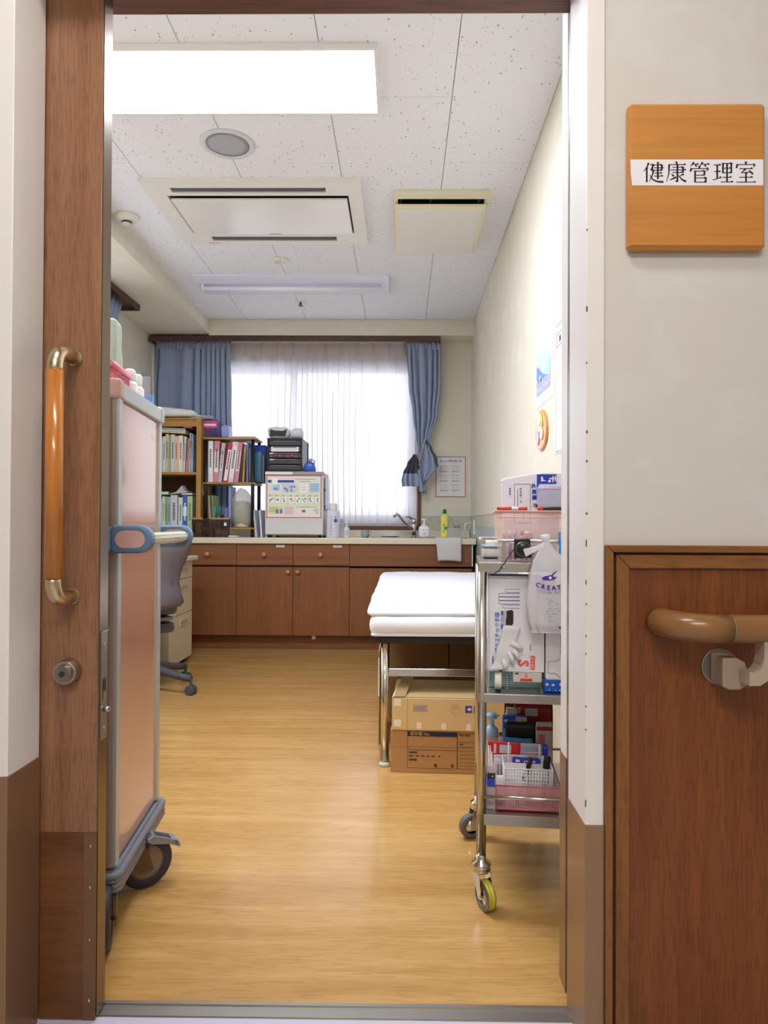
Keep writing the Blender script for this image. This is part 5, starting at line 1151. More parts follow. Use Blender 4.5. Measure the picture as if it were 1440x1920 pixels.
crumple('plastic_bag', 'rounded white plastic bag, right one on the black drawer unit', 'bag', ax(542, 812, 5.03), ax(567, 812, 5.03), 5.035, 5.13, uz1 + .0035, uz1 + .085, bgm, .009, 14, 9, r=.038)
b = MB(); p = at(562, 797, 5.07); b.soft(p.x - .014, p.x + .03, 5.05, 5.09, uz1 + .075, uz1 + .115, .012, (6, 5, 5), .008, 30); 
# blue bottle with handle
p = Vector((ax(581, 870, 5.06), 5.06, FZ1 + .0008))
t = thing('refill_bottle', 'blue plastic bottle with a carrying handle beside the black drawer unit', 'bottle', p)
b = MB(); b.soft(p.x - .048, p.x + .048, 5.025, 5.095, p.z, p.z + .078, .025, (8, 6, 6)); 
for v in b.v: v.x = p.x + (v.x - p.x) * (1 - .35 * max(0, (v.z - p.z - .02) / .058))
b.build('body', M('bottle_blue', '#3f6fe0', .2, alpha=.85), t, weld=True)
b = MB(); b.tube([(p.x + .03, 5.06, p.z + .05), (p.x + .036, 5.06, p.z + .085), (p.x + .012, 5.06, p.z + .10), (p.x + .0, 5.06, p.z + .08)], .006, 8); b.build('handle', M('bottle_lilac', '#a9b6ee', .3), t)
b = MB(); b.cyl((p.x + .002, 5.06, p.z + .078), (p.x + .002, 5.06, p.z + .10), .013, n=16); b.build('cap', M('cap_beige', '#b5ab90', .4), t, bevel=.002)
# bag on the fridge's right side, spray can, small bottles
b = MB(); b.soft(ax(609, 900, 5.05), ax(616, 900, 5.05), 5.02, 5.18, 1.02, 1.262, .01, (4, 8, 12), .006, 14); b.v = [Vector((max(v.x, FX1 + .0005), v.y, v.z)) for v in b.v]
o = b.build('hanging_bag', M('bag_lilac', '#e3dff0', .3), label='white bag hanging against the right side of the fridge', cat='bag', weld=True)
b = MB(); b.rx(FX1 + .004, FX1 + .012, 1.16, 1.175, 5.012); b.rx(FX1 + .003, FX1 + .010, 1.04, 1.055, 5.012); b.build('print', ink_b, o)
def bottle(name, lab, cat, px, y, prof, m, extra=()):
    x = ax(px, 990, y); p = Vector((x, y, WZ + .0005)); t = thing(name, lab, cat, p); b = MB(); b.lathe(prof, p, 26); b.build('body', m, t); return t, p
t, p = bottle('spray_can', 'tall white spray can with a blue round logo beside the fridge', 'can', 624.5, 5.0, [(.048, 0), (.05, .004), (.05, .185), (.044, .20), (.03, .205), (0, .205)], M('can_white', '#e2e2f0', .25))
b = MB(); b.lathe([(.03, .205), (.031, .208), (.031, .245), (.027, .252), (0, .252)], p, 20); b.build('cap', white, t)
b = MB(); b.lathe([(0, 0), (.013, .0), (.013, .001), (0, .001)], (p.x + .022, p.y - .0475, p.z + .125), 18, axis='Y', rot=Matrix.Rotation(R(25), 3, 'Z')); b.build('logo', M('logo_blue', '#3564c8', .5), t)
b = MB(); b.lathe([(0, 0), (.006, .0), (.006, .001), (0, .001)], (p.x + .02, p.y - .0475, p.z + .152), 12, axis='Y', rot=Matrix.Rotation(R(25), 3, 'Z')); b.build('logo', M('logo_green', '#7fae8c', .5), t)
b = MB(); [b.rx(p.x - .013, p.x - .008, p.z + .15 - k * .012, p.z + .158 - k * .012, p.y - .0505) for k in range(10)]; b.rx(p.x - .02, p.x - .003, p.z + .022, p.z + .026, p.y - .0505); b.build('lettering', ink_g, t)
clr = M('clear_plastic', '#e4e6f2', .1, alpha=.35)
t, p = bottle('dropper_bottle', 'small clear bottle right of the white spray can, nearest it', 'bottle', 641, 5.06, [(.024, 0), (.025, .003), (.025, .085), (.012, .10), (.012, .112), (0, .112)], clr); b = MB(); b.cyl(p + Vector((0, 0, .112)), p + Vector((0, 0, .14)), .011, n=14); b.build('cap', M('cap_lilac', '#c9c8f0', .3), t)
t, p = bottle('dropper_bottle', 'small white labelled bottle right of the spray can, farther from it', 'bottle', 650, 5.0, [(.021, 0), (.022, .003), (.022, .07), (.01, .082), (.01, .09), (0, .09)], M('bottle_milky', '#dfdfe9', .3)); b = MB(); b.cyl(p + Vector((0, 0, .09)), p + Vector((0, 0, .125)), .009, n=14); b.build('cap', white, t)
b = MB(); [b.rx(p.x - .012, p.x + .012, p.z + .02 + k * .01, p.z + .024 + k * .01, p.y - .0225) for k in range(4)]; b.build('lettering', ink_g, t)
# mug
mg = M('mug_green', '#8ba39a', .35, var=.15, vscale=60); p = Vector((ax(684.5, 998, 5.0), 5.0, WZ + .0045))
t = thing('mug', 'small grey green mug standing on the sink edge', 'mug', p)
b = MB(); b.lathe([(.024, 0), (.030, .006), (.031, .055), (.029, .055), (.026, .008), (0, .006)], p, 26); b.build('body', mg, t)
b = MB(); b.tube([(p.x + .029, p.y, p.z + .046), (p.x + .043, p.y, p.z + .045), (p.x + .047, p.y, p.z + .03), (p.x + .04, p.y, p.z + .016), (p.x + .029, p.y, p.z + .013)], .0035, 8); b.build('handle', mg, t)
# foam soap
p = Vector((ax(795.5, 1000, 4.98), 4.977, WZ + .0045)); t = thing('foam_soap', 'white foam hand soap pump bottle right of the tap', 'bottle', p)
b = MB(); b.soft(p.x - .041, p.x + .041, p.y - .026, p.y + .026, p.z, p.z + .088, .034, (12, 10, 10)); b.build('body', M('soap_white', '#eceaf0', .3), t, weld=True)
b = MB(); b.cyl(p + Vector((0, 0, .084)), p + Vector((0, 0, .10)), .015, n=18); b.cyl(p + Vector((0, 0, .10)), p + Vector((0, 0, .128)), .007, n=12); b.soft(p.x - .022, p.x + .012, p.y - .009, p.y + .009, p.z + .126, p.z + .138, .004, (4, 4, 3)); b.build('pump', M('soap_white', '#eceaf0', .3), t, weld=True)
b = MB(); b.rx(p.x - .02, p.x + .02, p.z + .055, p.z + .058, p.y - .0268); b.tube([(p.x + .012 * math.cos(a), p.y - .0268, p.z + .034 + .012 * math.sin(a)) for a in [R(v) for v in range(140, 400, 20)]], .0013, 4); b.rx(p.x - .004, p.x + .004, p.z + .03, p.z + .036, p.y - .0268); b.build('lettering', ink_g, t)
# detergent
p = Vector((ax(833.5, 1000, 4.985), 4.985, WZ + .0005)); t = thing('detergent_bottle', 'yellow dish detergent bottle with a dark green cap', 'bottle', p); yw = M('detergent_yellow', '#e6e06a', .3)
b = MB(); b.soft(p.x - .029, p.x + .029, p.y - .018, p.y + .018, p.z, p.z + .175, .02, (8, 6, 16))
for v in b.v: h_ = (v.z - p.z) / .175; v.x = p.x + (v.x - p.x) * (1 - .10 * math.sin(h_ * math.pi) + .12 * max(0, h_ - .7) - .25 * max(0, h_ - .85) / .15)
b.build('body', yw, t, weld=True)
b = MB(); b.cyl(p + Vector((0, 0, .168)), p + Vector((0, 0, .182)), .013, n=16); b.build('neck', yw, t)
b = MB(); b.lathe([(.014, .18), (.0145, .2), (.012, .211), (0, .213)], p, 18); b.build('cap', M('cap_green', '#1d6b52', .35), t)
b = MB(); b.rx(p.x - .006, p.x + .024, p.z + .062, p.z + .085, p.y - .0186, 0); b.rx(p.x - .012, p.x + .004, p.z + .085, p.z + .105, p.y - .0186, 1); b.rx(p.x - .014, p.x - .004, p.z + .04, p.z + .06, p.y - .0186, 1); b.rx(p.x - .012, p.x + .0, p.z + .12, p.z + .123, p.y - .0186, 2); b.build('label', [cm('#3fa06a'), cm('#e8a23c'), cm('#c9c04a')], t)
# scrubber holder
p = Vector((ax(850, 1000, 4.97), 4.972, WZ + .0005)); t = thing('sponge_holder', 'clear plastic holder with a metal scrubber beside the detergent', 'holder', p)
b = MB(); x0, x1 = ax(836, 1000, 4.97) + .01, ax(863, 1000, 4.97); b.box(x0, x1, 4.953, 4.956, WZ + .001, WZ + .075); b.box(x0, x1, 4.99, 4.993, WZ + .001, WZ + .075); b.box(x0, x0 + .002, 4.956, 4.99, WZ + .001, WZ + .075); b.box(x1 - .002, x1, 4.956, 4.99, WZ + .001, WZ + .075); b.box(x0, x1, 4.953, 4.993, WZ + .0005, WZ + .003); b.build('box', M('holder_clear', '#c9c6c2', .15, alpha=.6), t, bevel=.0008)
p2 = Vector((ax(858, 990, 4.97), 4.972, WZ + .072)); b = MB(); b.soft(p2.x - .022, p2.x + .022, p2.y - .014, p2.y + .014, p2.z - .045, p2.z + .022, .014, (8, 6, 8), .007, 90)
b.build('scrubber', M('scrubber_grey', '#8b817a', .5, .3, bump=.8, bscale=250), label='grey metal scrubber in the clear holder by the sink', cat='scrubber', weld=True)
# white bent holder on the wall at the sink's right end
x_ = ax(883, 985, 5.1); t = thing('towel_holder', 'white bent wall hook at the right end of the worktop', 'hook', (x_, 5.0, .86))
b = MB(); b.box(XR - .018, XR - .0045, 5.02, 5.05, .845, .955); b.build('plate', white, t, bevel=.003)
b = MB(); b.tube([(XR - .018, 5.035, .93), (XR - .05, 5.03, .932), (XR - .075, 5.02, .925), (XR - .082, 5.01, .905), (XR - .082, 5.01, .84)], .0045, 10); b.build('arm', white, t)
# towel over the front edge
tw = cloth('towel_white', '#e2e0dd', .1)
xa, xb = ax(817, 1030, 4.895), ax(865, 1030, 4.895)
b = MB(); vs = []; nx, nz = 16, 20
pathp = [(5.03, WZ + .0055), (4.99, WZ + .0055), (4.95, WZ + .0048), (4.915, WZ + .0045), (4.900, WZ + .001), (4.8965, WZ - .012), (4.896, WZ - .06), (4.8955, WZ - .105), (4.896, WZ - .145), (4.897, WZ - .162)]
for k, (yy_, zz_) in enumerate(pathp):
    for i in range(nx + 1):
        u = i / nx; fl_ = .0025 * math.sin(u * 13 + k * .6) * (1 if k > 4 else .2)
        vs.append((xa + (xb - xa) * u + (.004 * (k - 4) * (.3 if u > .5 else .9) if k > 4 else 0) * (1 - u), yy_ - abs(fl_), zz_ + (.004 * math.sin(u * 4) if k == len(pathp) - 1 else 0) + (.001 if k < 3 else 0)))
b.add(vs, [(k * (nx + 1) + i, k * (nx + 1) + i + 1, (k + 1) * (nx + 1) + i + 1, (k + 1) * (nx + 1) + i) for k in range(len(pathp) - 1) for i in range(nx)], 0, True)
b.build('hand_towel', tw, label='white folded cloth hanging over the worktop edge by the sink', cat='towel', solid=.0025)
b = MB(); x_ = ax(730, 1000, 5.05); b.lathe([(.05, .0), (.075, .006), (.07, .008), (.045, .003), (0, .003)], (x_, 5.33, WZ + .0045), 24); b.build('saucer', M('dish_white', '#e6e6ee', .3), label='small white dish behind the sink', cat='dish')
# hand-washing notice
nx0, nx1, nz0, nz1 = ax(817, 890, YB), ax(873, 890, YB), az(845, 932, YB), az(845, 856.5, YB); yq_ = YB - .004
o = MB(); o.box(nx0, nx1, yq_, YB - .0005, nz0, nz1); o = o.build('notice', M('notice_red', '#a8483a', .6), label='hand washing notice with a thin red border on the back wall', cat='notice')
b = MB(); b.rx(nx0 + .005, nx1 - .005, nz0 + .005, nz1 - .005, yq_ - .0006); b.build('sheet', M('notice_paper', '#e9e7e8', .7), o)
text('正しい 手の洗い方', .021, ink, o, ((nx0 + nx1) / 2, yq_ - .0012, nz1 - .035), bold=.0003)
b = MB(); rnd = random.Random(2)
for r_ in range(3):
    for c_ in range(2):
        ox = nx0 + .03 + c_ * .095; oz = nz1 - .075 - r_ * .075
        b.rx(ox, ox + .06, oz, oz + .003, yq_ - .001); b.rx(ox, ox + .07, oz - .04, oz - .037, yq_ - .001); b.rx(ox, ox + .055, oz - .047, oz - .044, yq_ - .001)
        for k in range(2): b.tube([(ox + .018 + k * .032 + .009 * math.cos(a), yq_ - .001, oz - .019 + .008 * math.sin(a)) for a in [R(v) for v in range(0, 300, 40)]], .0011, 4)
b.build('drawing', ink_g, o)

# ---------------------------------------------------------------- right wall posters
def wallpos(ya, yb, z0, z1, nm, lab, m):
    o = MB(); o.box(XR - .0015, XR - .0002, ya, yb, z0, z1); return o.build(nm, m, label=lab, cat='poster')
o = wallpos(2.47, 2.79, 1.385, 1.66, 'poster', 'white landscape poster with blue mountain picture on the right wall', M('poster_white', '#f4f6fb', .4))
def RQ(b, y0, y1, z0, z1, mi, e=.0): b.quad((XR - .002 - e, y1, z0), (XR - .002 - e, y0, z0), (XR - .002 - e, y0, z1), (XR - .002 - e, y1, z1), mi)
b = MB(); RQ(b, 2.52, 2.775, 1.43, 1.60, 0); RQ(b, 2.52, 2.775, 1.43, 1.48, 2, .0003)
b.add([(XR - .0026, 2.775, 1.48), (XR - .0026, 2.775, 1.545), (XR - .0026, 2.75, 1.55), (XR - .0026, 2.71, 1.53), (XR - .0026, 2.66, 1.505), (XR - .0026, 2.60, 1.488), (XR - .0026, 2.56, 1.48)], [tuple(range(7))], 1)
b.add([(XR - .0024, 2.70, 1.48), (XR - .0024, 2.66, 1.502), (XR - .0024, 2.58, 1.52), (XR - .0024, 2.52, 1.545), (XR - .0024, 2.52, 1.48)], [tuple(range(5))], 4)
rnd = random.Random(5)
for k in range(26): yy_ = 2.53 + rnd.random() * .23; zz_ = 1.435 + rnd.random() * .06; RQ(b, yy_, yy_ + .012, zz_, zz_ + .012, 3, .0006 + k * 1e-5)
b.build('picture', [cm('#cfe2f4'), cm('#7f9ed8'), cm('#b4b8e6'), cm('#dfe2f8'), cm('#b0dcee')], o)
o = wallpos(2.02, 2.44, 1.165, 1.625, 'poster', 'tall white poster with red and green lines near the doorway', M('poster_white', '#f4f6fb', .4))
b = MB(); RQ(b, 2.03, 2.43, 1.615, 1.62, 0); RQ(b, 2.03, 2.43, 1.17, 1.174, 0); RQ(b, 2.05, 2.425, 1.585, 1.588, 1); RQ(b, 2.05, 2.425, 1.54, 1.543, 1); RQ(b, 2.425, 2.428, 1.17, 1.62, 0); RQ(b, 2.421, 2.425, 1.54, 1.588, 1)
b.build('line', [cm('#8fc4b4'), cm('#d86a70')], o)
text('38', .03, M('ink_slate', '#5a6478', .8), o, (XR - .0024, 2.385, 1.562), face='left', align='LEFT')
# orange wall ornament
oc = Vector((XR, 2.655, 1.285)); t = thing('wall_ornament', 'glossy orange and yellow oval ornament on the right wall', 'ornament', (XR, 2.655, 1.2))
def blob(nm, pts, m, thick=.012, off=0):
    P = [(XR - .0005 - off, oc.y - u, oc.z + v) for u, v in pts]; b = MB(); b.prism(P, (-thick, 0, 0)); b.build(nm, m, t, bevel=.003)
el = lambda ru, rv, cu=0, cv=0, n=22: [(cu + ru * math.cos(2 * math.pi * i / n) * (1 - .18 * math.sin(2 * math.pi * i / n) * -1 * -1), cv + rv * math.sin(2 * math.pi * i / n)) for i in range(n)]
blob('body', el(.098, .077), M('orn_orange', '#e89a3c', .15, coat=.6), .010)
blob('inlay', el(.055, .038, -.01, .03), M('orn_yellow', '#f4d460', .15, coat=.6), .004, .010)
blob('inlay', el(.028, .022, .0, .035), M('orn_cream', '#f6efd8', .15, coat=.6), .003, .0135)
blob('inlay', el(.026, .034, -.045, -.022), M('orn_lilac', '#d9b8dc', .15, coat=.6), .004, .0102)
blob('inlay', el(.026, .026, .028, -.018), M('orn_white', '#f4e6d8', .15, coat=.6), .004, .0104)

# ---------------------------------------------------------------- things on the linen cart (its own frame, placed in the room)
CO = Vector((-.626, 1.50, 0)); CR = Matrix.Rotation(R(6), 3, 'Z'); CZ = 1.2065
t = thing('basket', 'pink plastic basket on top of the linen cart', 'basket', CO + CR @ Vector((0, 0, CZ)), R(6))
pkb = M('basket_pink', '#f08a94', .35)
lattice('mesh_wall', -.32, -.035, .045, .20, .002, .080, pkb, t, nx=20, ny=12, nz=4, bar=.0022, rimh=.018)
g = M('bag_green', '#c4d3c6', .5, alpha=.92)
def cartbag(nm, lab, x0, x1, y0, y1, z0, z1, m, **k):
    b = MB(); b.soft(x0, x1, y0, y1, z0, z1, k.get('r', .01), (8, 8, 14), k.get('amp', .006), 22)
    if k.get('cone'):
        for v in b.v: h_ = max(0, (v.z - z0) / (z1 - z0)); v.x = x0 + (v.x - x0) * (1 - k['cone'] * h_)
    b.v = [CO + CR @ v for v in b.v]; return b.build(nm, m, label=lab, cat='bag', weld=True)
cartbag('plastic_bag', 'pale green bag standing tall in the pink basket on the cart', -.15, -.036, .10, .15, CZ + .006, CZ + .19, g)
cartbag('plastic_bag', 'clear creased bag beside the pale green bag in the basket', -.14, -.037, .155, .19, CZ + .006, CZ + .15, M('bag_clearish', '#dfe0d6', .3, alpha=.7), cone=.55)
for i, (x_, y_) in enumerate(((-.045, .245), (-.055, .275), (-.045, .305))):
    p = CO + CR @ Vector((x_, y_, CZ)); t = thing('small_bottle', ['nearest', 'middle', 'farthest'][i] + ' of the white capped bottles with blue labels on the linen cart', 'bottle', p)
    b = MB(); b.lathe([(.018, 0), (.019, .003), (.019, .06), (.012, .07), (0, .07)], p, 18); b.build('body', white, t)
    b = MB(); b.lathe([(.0192, .012), (.0195, .013), (.0195, .036), (.0192, .037)], p, 18); b.build('label', M('label_blue', '#4a80e0', .4), t)
    b = MB(); b.lathe([(.013, .07), (.014, .072), (.014, .095), (.010, .10), (0, .10)], p, 16); b.build('cap', white, t)
b = MB(); b.box(-.10, -.012, .33, .355, CZ + .0005, CZ + .052); b.v = [CO + CR @ v for v in b.v]; b.build('small_box', cm('#5c9ce8'), label='small light blue box at the far edge of the linen cart top', cat='box', bevel=.002)
b = MB(); b.box(-.10, -.015, .325, .327, CZ + .0005, CZ + .10); b.v = [CO + CR @ v for v in b.v]
b.build('plastic_sheet', M('sheet_clear', '#c9c3c8', .2, alpha=.25), label='clear plastic sheet standing behind the bottles on the cart', cat='plastic sheet')

# ---------------------------------------------------------------- things on the trolley (positions in the trolley's frame)
def tth(name, lab, cat, x, y, z, rot=0, group=None): return thing(name, lab, cat, T(x, y, z), TA + rot, group)
def tbox(name, lab, cat, x0, x1, y0, y1, z0, z1, m, bevel=.0015, tilt=0, group=None):
    t = tth(name, lab, cat, x0, y0, z0); b = MB(); b.box(0, x1 - x0, 0, y1 - y0, 0, z1 - z0); o = b.build('body', m, t, bevel=bevel)
    if tilt: t.rotation_euler = (0, R(tilt), TA)
    return t
def clearbox(b, x0, x1, y0, y1, z0, z1, e=.002, flare=0.0):
    cx_, cy_ = (x0 + x1) / 2, (y0 + y1) / 2
    def ring(k, z): return [(cx_ + (x - cx_) * k, cy_ + (y - cy_) * k, z) for x, y in ((x0, y0), (x1, y0), (x1, y1), (x0, y1))]
    o1, o2_ = ring(1 - flare, z0), ring(1, z1)
    for i in range(4):
        j = (i + 1) % 4; a, c = Vector(o1[i]), Vector(o1[j]); d, f_ = Vector(o2_[j]), Vector(o2_[i]); n_ = Vector((cx_, cy_, z0)) - (a + c) / 2; n_.z = 0; n_ = n_.normalized() * e
        b.prism([a, c, d, f_], n_)
    b.prism(o1, (0, 0, e))
# top tier
TZ = .8232
t = tth('food_container', 'small clear container with a light blue lid on the trolley top', 'container', .028, .20, TZ)
b = MB(); b.soft(-.024, .028, -.03, .04, 0, .030, .008, (4, 4, 3)); b.build('body', M('container_white', '#eef0f0', .2), t, weld=True)
b = MB(); b.box(-.028, .032, -.034, .044, .030, .036); b.build('lid', M('lid_blue', '#b9def0', .3), t, bevel=.002)
t = tth('tape_roll', 'cream tape roll lying on the blue-lidded container', 'tape', .035, .205, TZ + .0365)
b = MB(); b.lathe([(.012, 0), (.021, 0), (.021, .012), (.012, .012)], (0, 0, 0), 24, ring=True); b.build('roll', M('tape_cream', '#efe3cc', .4), t)
pkt = M('pink_clear', '#ffdace', .25, alpha=.24)
t = tth('basket', 'translucent pink plastic box on the trolley top', 'basket', 0, 0, TZ)
b = MB(); clearbox(b, .036, .305, .035, .23, .001, .122, .002, .06); b.build('box', pkt, t)
b = MB(); b.tube([(.034, .033, .122), (.307, .033, .122), (.307, .232, .122), (.034, .232, .122)], .004, 8, closed=True); b.tube([(.040, .037, .108), (.301, .037, .108)], .0018, 6); b.build('rim', M('pink_rim', '#f9bfae', .3, alpha=.7), t)
for i, (x_, c1, c2, nm_) in enumerate(((.070, '#7c74d8', '#e6e0f4', 'lilac pen with white top'), (.082, '#8f88e0', '#b9b4c4', 'lilac pen with grey top'), (.054, '#8f7ccf', '#f0c8c0', 'slim purple pen'))):
    t = tth('pen', nm_ + ' standing inside the pink box', 'pen', x_, .048, TZ + .004)
    b = MB(); b.cyl((0, 0, 0), (0, 0, .055), .0042, n=10); b.build('barrel', cm(c1), t); b = MB(); b.cyl((0, 0, .055), (0, 0, .072), .0038, n=10); b.build('cap', cm(c2), t)
for i, (x_, d_) in enumerate(((.098, '1'), (.110, '2'), (.121, '5'))):
    t = tth('specimen_tube', 'clear tube marked %s inside the pink box' % {'1': 'one', '2': 'two', '5': 'five'}[d_], 'tube', x_, .046, TZ + .004)
    b = MB(); b.cyl((0, 0, 0), (0, 0, .06), .0048, n=12); b.build('glass', M('tube_clear', '#d9cdd0', .2, alpha=.7), t)
    b = MB(); b.cyl((0, 0, .06), (0, 0, .070), .0045, n=12); b.build('stopper', cm(['#d8404a', '#f4f4f4', '#e8c9c0'][i]), t)
    text(d_, .011, ink, t, (0, -.0055, .05), bold=.0003)
def pen_flat(lab, segs, x, y, z):
    t = tth('marker_pen', lab, 'pen', x, y, z); xx = 0
    for L_, c_, r_ in segs:
        b = MB(); b.cyl((xx, 0, 0), (xx + L_, 0, 0), r_, n=12); b.build('barrel' if r_ > .0038 else 'cap', cm(c_, .35), t); xx += L_
pen_flat('red marker pen lying on the left rim of the pink box', [(.006, '#c8352e', .0035), (.03, '#e2453c', .004), (.016, '#f6f2f0', .004), (.022, '#e2453c', .004)], .036, .033, TZ + .130)
pen_flat('black marker pen with red and yellow ends on the pink box rim', [(.014, '#e2453c', .004), (.045, '#2b292c', .0039), (.022, '#f0b83c', .004)], .134, .033, TZ + .130)
# medicine bag
t = tth('medicine_bag', 'white paper medicine bag with blue print standing in the pink box', 'bag', .060, .085, TZ + .005, 0)
mb_ = MB(); pts = [(0, 0, 0), (.128, 0, 0), (.128 + .012, 0, .200), (.14, 0, .215), (.095, 0, .218), (.0, 0, .203), (-.014, 0, .196), (-.010, 0, .19)]
mb_.prism(pts, (0, .022, 0)); mb_.build('paper', M('bag_paper', '#e9e8f4', .7), t, bevel=.003)
tl = R(-6); tl2 = 6
def RT(x, z): return Vector((x, -.0008, z)) 
b = MB(); frame_(b, .022, .062, .09, .188, -.001, .0009); b.rx(.030, .031, .125, .175, -.001); b.rx(.045, .046, .10, .13, -.001); b.build('form_box', ink, t)
b = MB(); b.rx(.078, .126, .188, .212, -.001); b.rx(.078, .083, .155, .188, -.001); b.build('logo_block', ink_b, t)
b = MB(); b.prism([(.088, -.0014, .206), (.092, -.0014, .206), (.094, -.0014, .198), (.102, -.0014, .196), (.088, -.0014, .194)], (0, -.0002, 0)); b.rx(.108, .128, .2, .203, -.0014); b.rx(.116, .119, .192, .208, -.0014); b.rx(.122, .125, .195, .208, -.0014); b.rx(.106, .112, .192, .198, -.0014); b.build('logo_shape', paper, t)
for i, ch in enumerate('外用薬'): text(ch, .0115, ink_b, t, (.070 + .001 * i, -.0012, .182 - i * .0145), bold=.0005)
text('7枚', .0115, ink, t, (.077, -.0012, .132), bold=.0003, roll=R(-20))
for i, ch in enumerate('使用量1日'): text(ch, .006, ink_g, t, (.038, -.0012, .175 - i * .008))
for i, ch in enumerate('健康第一'): text(ch, .0048, ink_b, t, (.011, -.0012, .176 - i * .0065))
t = tth('zip_bag', 'clear zip bag with a pink seal leaning on the medicine bag', 'bag', .143, .055, TZ + .13)
b = MB(); b.soft(-.006, .10, 0, .016, 0, .058, .006, (10, 4, 8), .004, 30); b.build('film', M('zip_film', '#cfd2ee', .12, alpha=.55), t, weld=True)
b = MB(); b.tube([(-.002, -.003, .050), (.04, -.003, .049), (.098, -.003, .038)], .0013, 6); b.build('seal', M('seal_pink', '#ee9ac0', .3), t)
b = MB(); b.box(.02, .04, .004, .008, .004, .022); b.build('contents', white, t)
# reel, clips
t = tth('cord_reel', 'black round cord reel clipped to the trolley rail', 'reel', .096, -.012, .855)
b = MB(); b.prism([(-.021, 0, .024), (.017, 0, .025), (.021, 0, -.020), (-.020, 0, -.022)], (0, .006, 0)); b.build('clip_plate', black, t, bevel=.002)
b = MB(); b.lathe([(0, -.010), (.015, -.010), (.019, -.006), (.019, 0)], (0, 0, 0), 30, axis='Y', rot=Matrix.Rotation(R(180), 3, 'X')); b.v = [Vector((v.x, -abs(v.y), v.z)) for v in b.v]; b.build('reel', M('reel_black', '#1d1c20', .25), t)
b = MB(); b.tube([(.0165 * math.cos(a), -.0095, .0165 * math.sin(a)) for a in [R(v) for v in range(0, 360, 20)]], .0007, 5, closed=True); b.build('ring', M('ring_grey', '#6a6870', .3), t)
b = MB(); b.tube([(-.018, -.004, .006), (-.035, -.004, -.02), (-.056, -.006, -.052), (-.074, -.0065, -.062)], .0012, 6); b.tube([(.019, -.003, .0), (.024, -.003, -.012)], .0012, 6); b.build('cord', black, t)
t = tth('clip', 'light blue plastic clip hanging on the right of the trolley rail', 'clip', .187, -.006, .865)
cbm = M('clip_blue', '#3f9ae6', .3)
b = MB(); b.tube([(-.006, -.006, .0), (-.006, -.006, .030), (.004, -.006, .034), (.008, -.006, .028), (.006, -.006, .0)], .003, 8, closed=True); b.build('loop', cbm, t)
b = MB(); b.tube([(.006 + .011 * math.cos(a), -.009, -.008 + .024 * math.sin(a) + .35 * .011 * math.cos(a)) for a in [R(v) for v in range(0, 360, 24)]], .0035, 8, closed=True); b.build('loop', cbm, t)
tbox('clip', 'black clip at the far right of the trolley rail', 'clip', .202, .217, -.014, -.002, .836, .876, black, .002)
# the shopping bag
t = tth('shopping_bag', 'white translucent shopping bag with purple print knotted on the trolley rail', 'bag', .13, -.03, .66)
film = M('bag_film', '#f0f0f6', .25, alpha=.62, bump=.9, bscale=38)
b = MB(); rows = [(.216, .0, .012, .010), (.205, -.003, .018, .016), (.19, -.010, .030, .020), (.17, -.022, .055, .026), (.14, -.030, .082, .032), (.11, -.034, .10, .034), (.07, -.038, .108, .034), (.03, -.036, .110, .030), (.006, -.030, .110, .022), (.0, -.026, .108, .012)]
n = 44; vs = []
for k, (z_, xa_, xb_, dp) in enumerate(rows):
    cx_, hx_ = (xa_ + xb_) / 2 + .012, (xb_ - xa_) / 2
    for i in range(n):
        a = 2 * math.pi * i / n; wv = 1 + .10 * math.sin(a * 9 + k * .25) * (1 - k / 14) + .05 * math.sin(a * 17 + k) * (1 - k / 10) + .11 * noise.noise(Vector((math.cos(a) * 3, math.sin(a) * 3, z_ * 28)))
        vs.append((cx_ + hx_ * math.copysign(abs(math.cos(a)) ** .75, math.cos(a)) * wv, dp * .55 * math.sin(a) * wv, z_))
b.add(vs, [(k * n + i, (k + 1) * n + i, (k + 1) * n + (i + 1) % n, k * n + (i + 1) % n) for k in range(len(rows) - 1) for i in range(n)] + [tuple((len(rows) - 1) * n + i for i in range(n))], 0, True)
b.build('body', film, t)
b = MB(); b.tube([(.016, .0, .212), (.020, .004, .226), (.014, .012, .226), (.016, .016, .205)], [.008, .009, .008, .006], 10); b.build('knot', film, t)
b = MB(); b.prism([(.012, -.006, .212), (.016, -.007, .204), (-.030, -.012, .178), (-.036, -.012, .196), (-.006, -.008, .203)], (0, .003, 0)); b.build('handle_end', film, t, bevel=.001)
b = MB(); b.soft(-.018, .112, -.006, .008, .012, .112, .006, (8, 2, 8), .002, 20); b.build('contents', M('contents_paper', '#e2e0e4', .7), t, weld=True)
pb = M('print_purple', '#5a24a0', .5)
yf = -.0245
rA = .085
for i, ch in enumerate('CREATE'):
    a = R(-20 + i * 8.2)
    text(ch, .0140, pb, t, (.026 + rA * math.sin(a), yf - .001, .1085 + rA * (1 - math.cos(a)) - .0005 * i), bold=.0006, roll=a, depth=.0006)
for i, ch in enumerate('SUPER DRUG'):
    a = R(-15 + i * 3.7)
    text(ch, .0062, pb, t, (.026 + .092 * math.sin(a), yf - .001, .0955 + .092 * (1 - math.cos(a))), roll=a) if ch != ' ' else None
b = MB(); P = lambda l: [(x_ - .006, yf - .0006, z_) for x_, z_ in l]
b.prism(P([(.011, .1285), (.016, .1335), (.026, .136), (.033, .1375), (.041, .145), (.048, .1465), (.042, .142), (.036, .135), (.042, .1325), (.047, .1335), (.040, .1265), (.028, .1245), (.016, .125)]), (0, -.0004, 0)); b.build('emblem', pb, t)
b = MB(); b.lathe([(0, 0), (.0035, 0), (.0035, .0004), (0, .0004)], (.0245, yf - .0012, .1305), 12, axis='Y'); b.build('emblem_gap', paper, t)
b = MB(); rnd = random.Random(7)
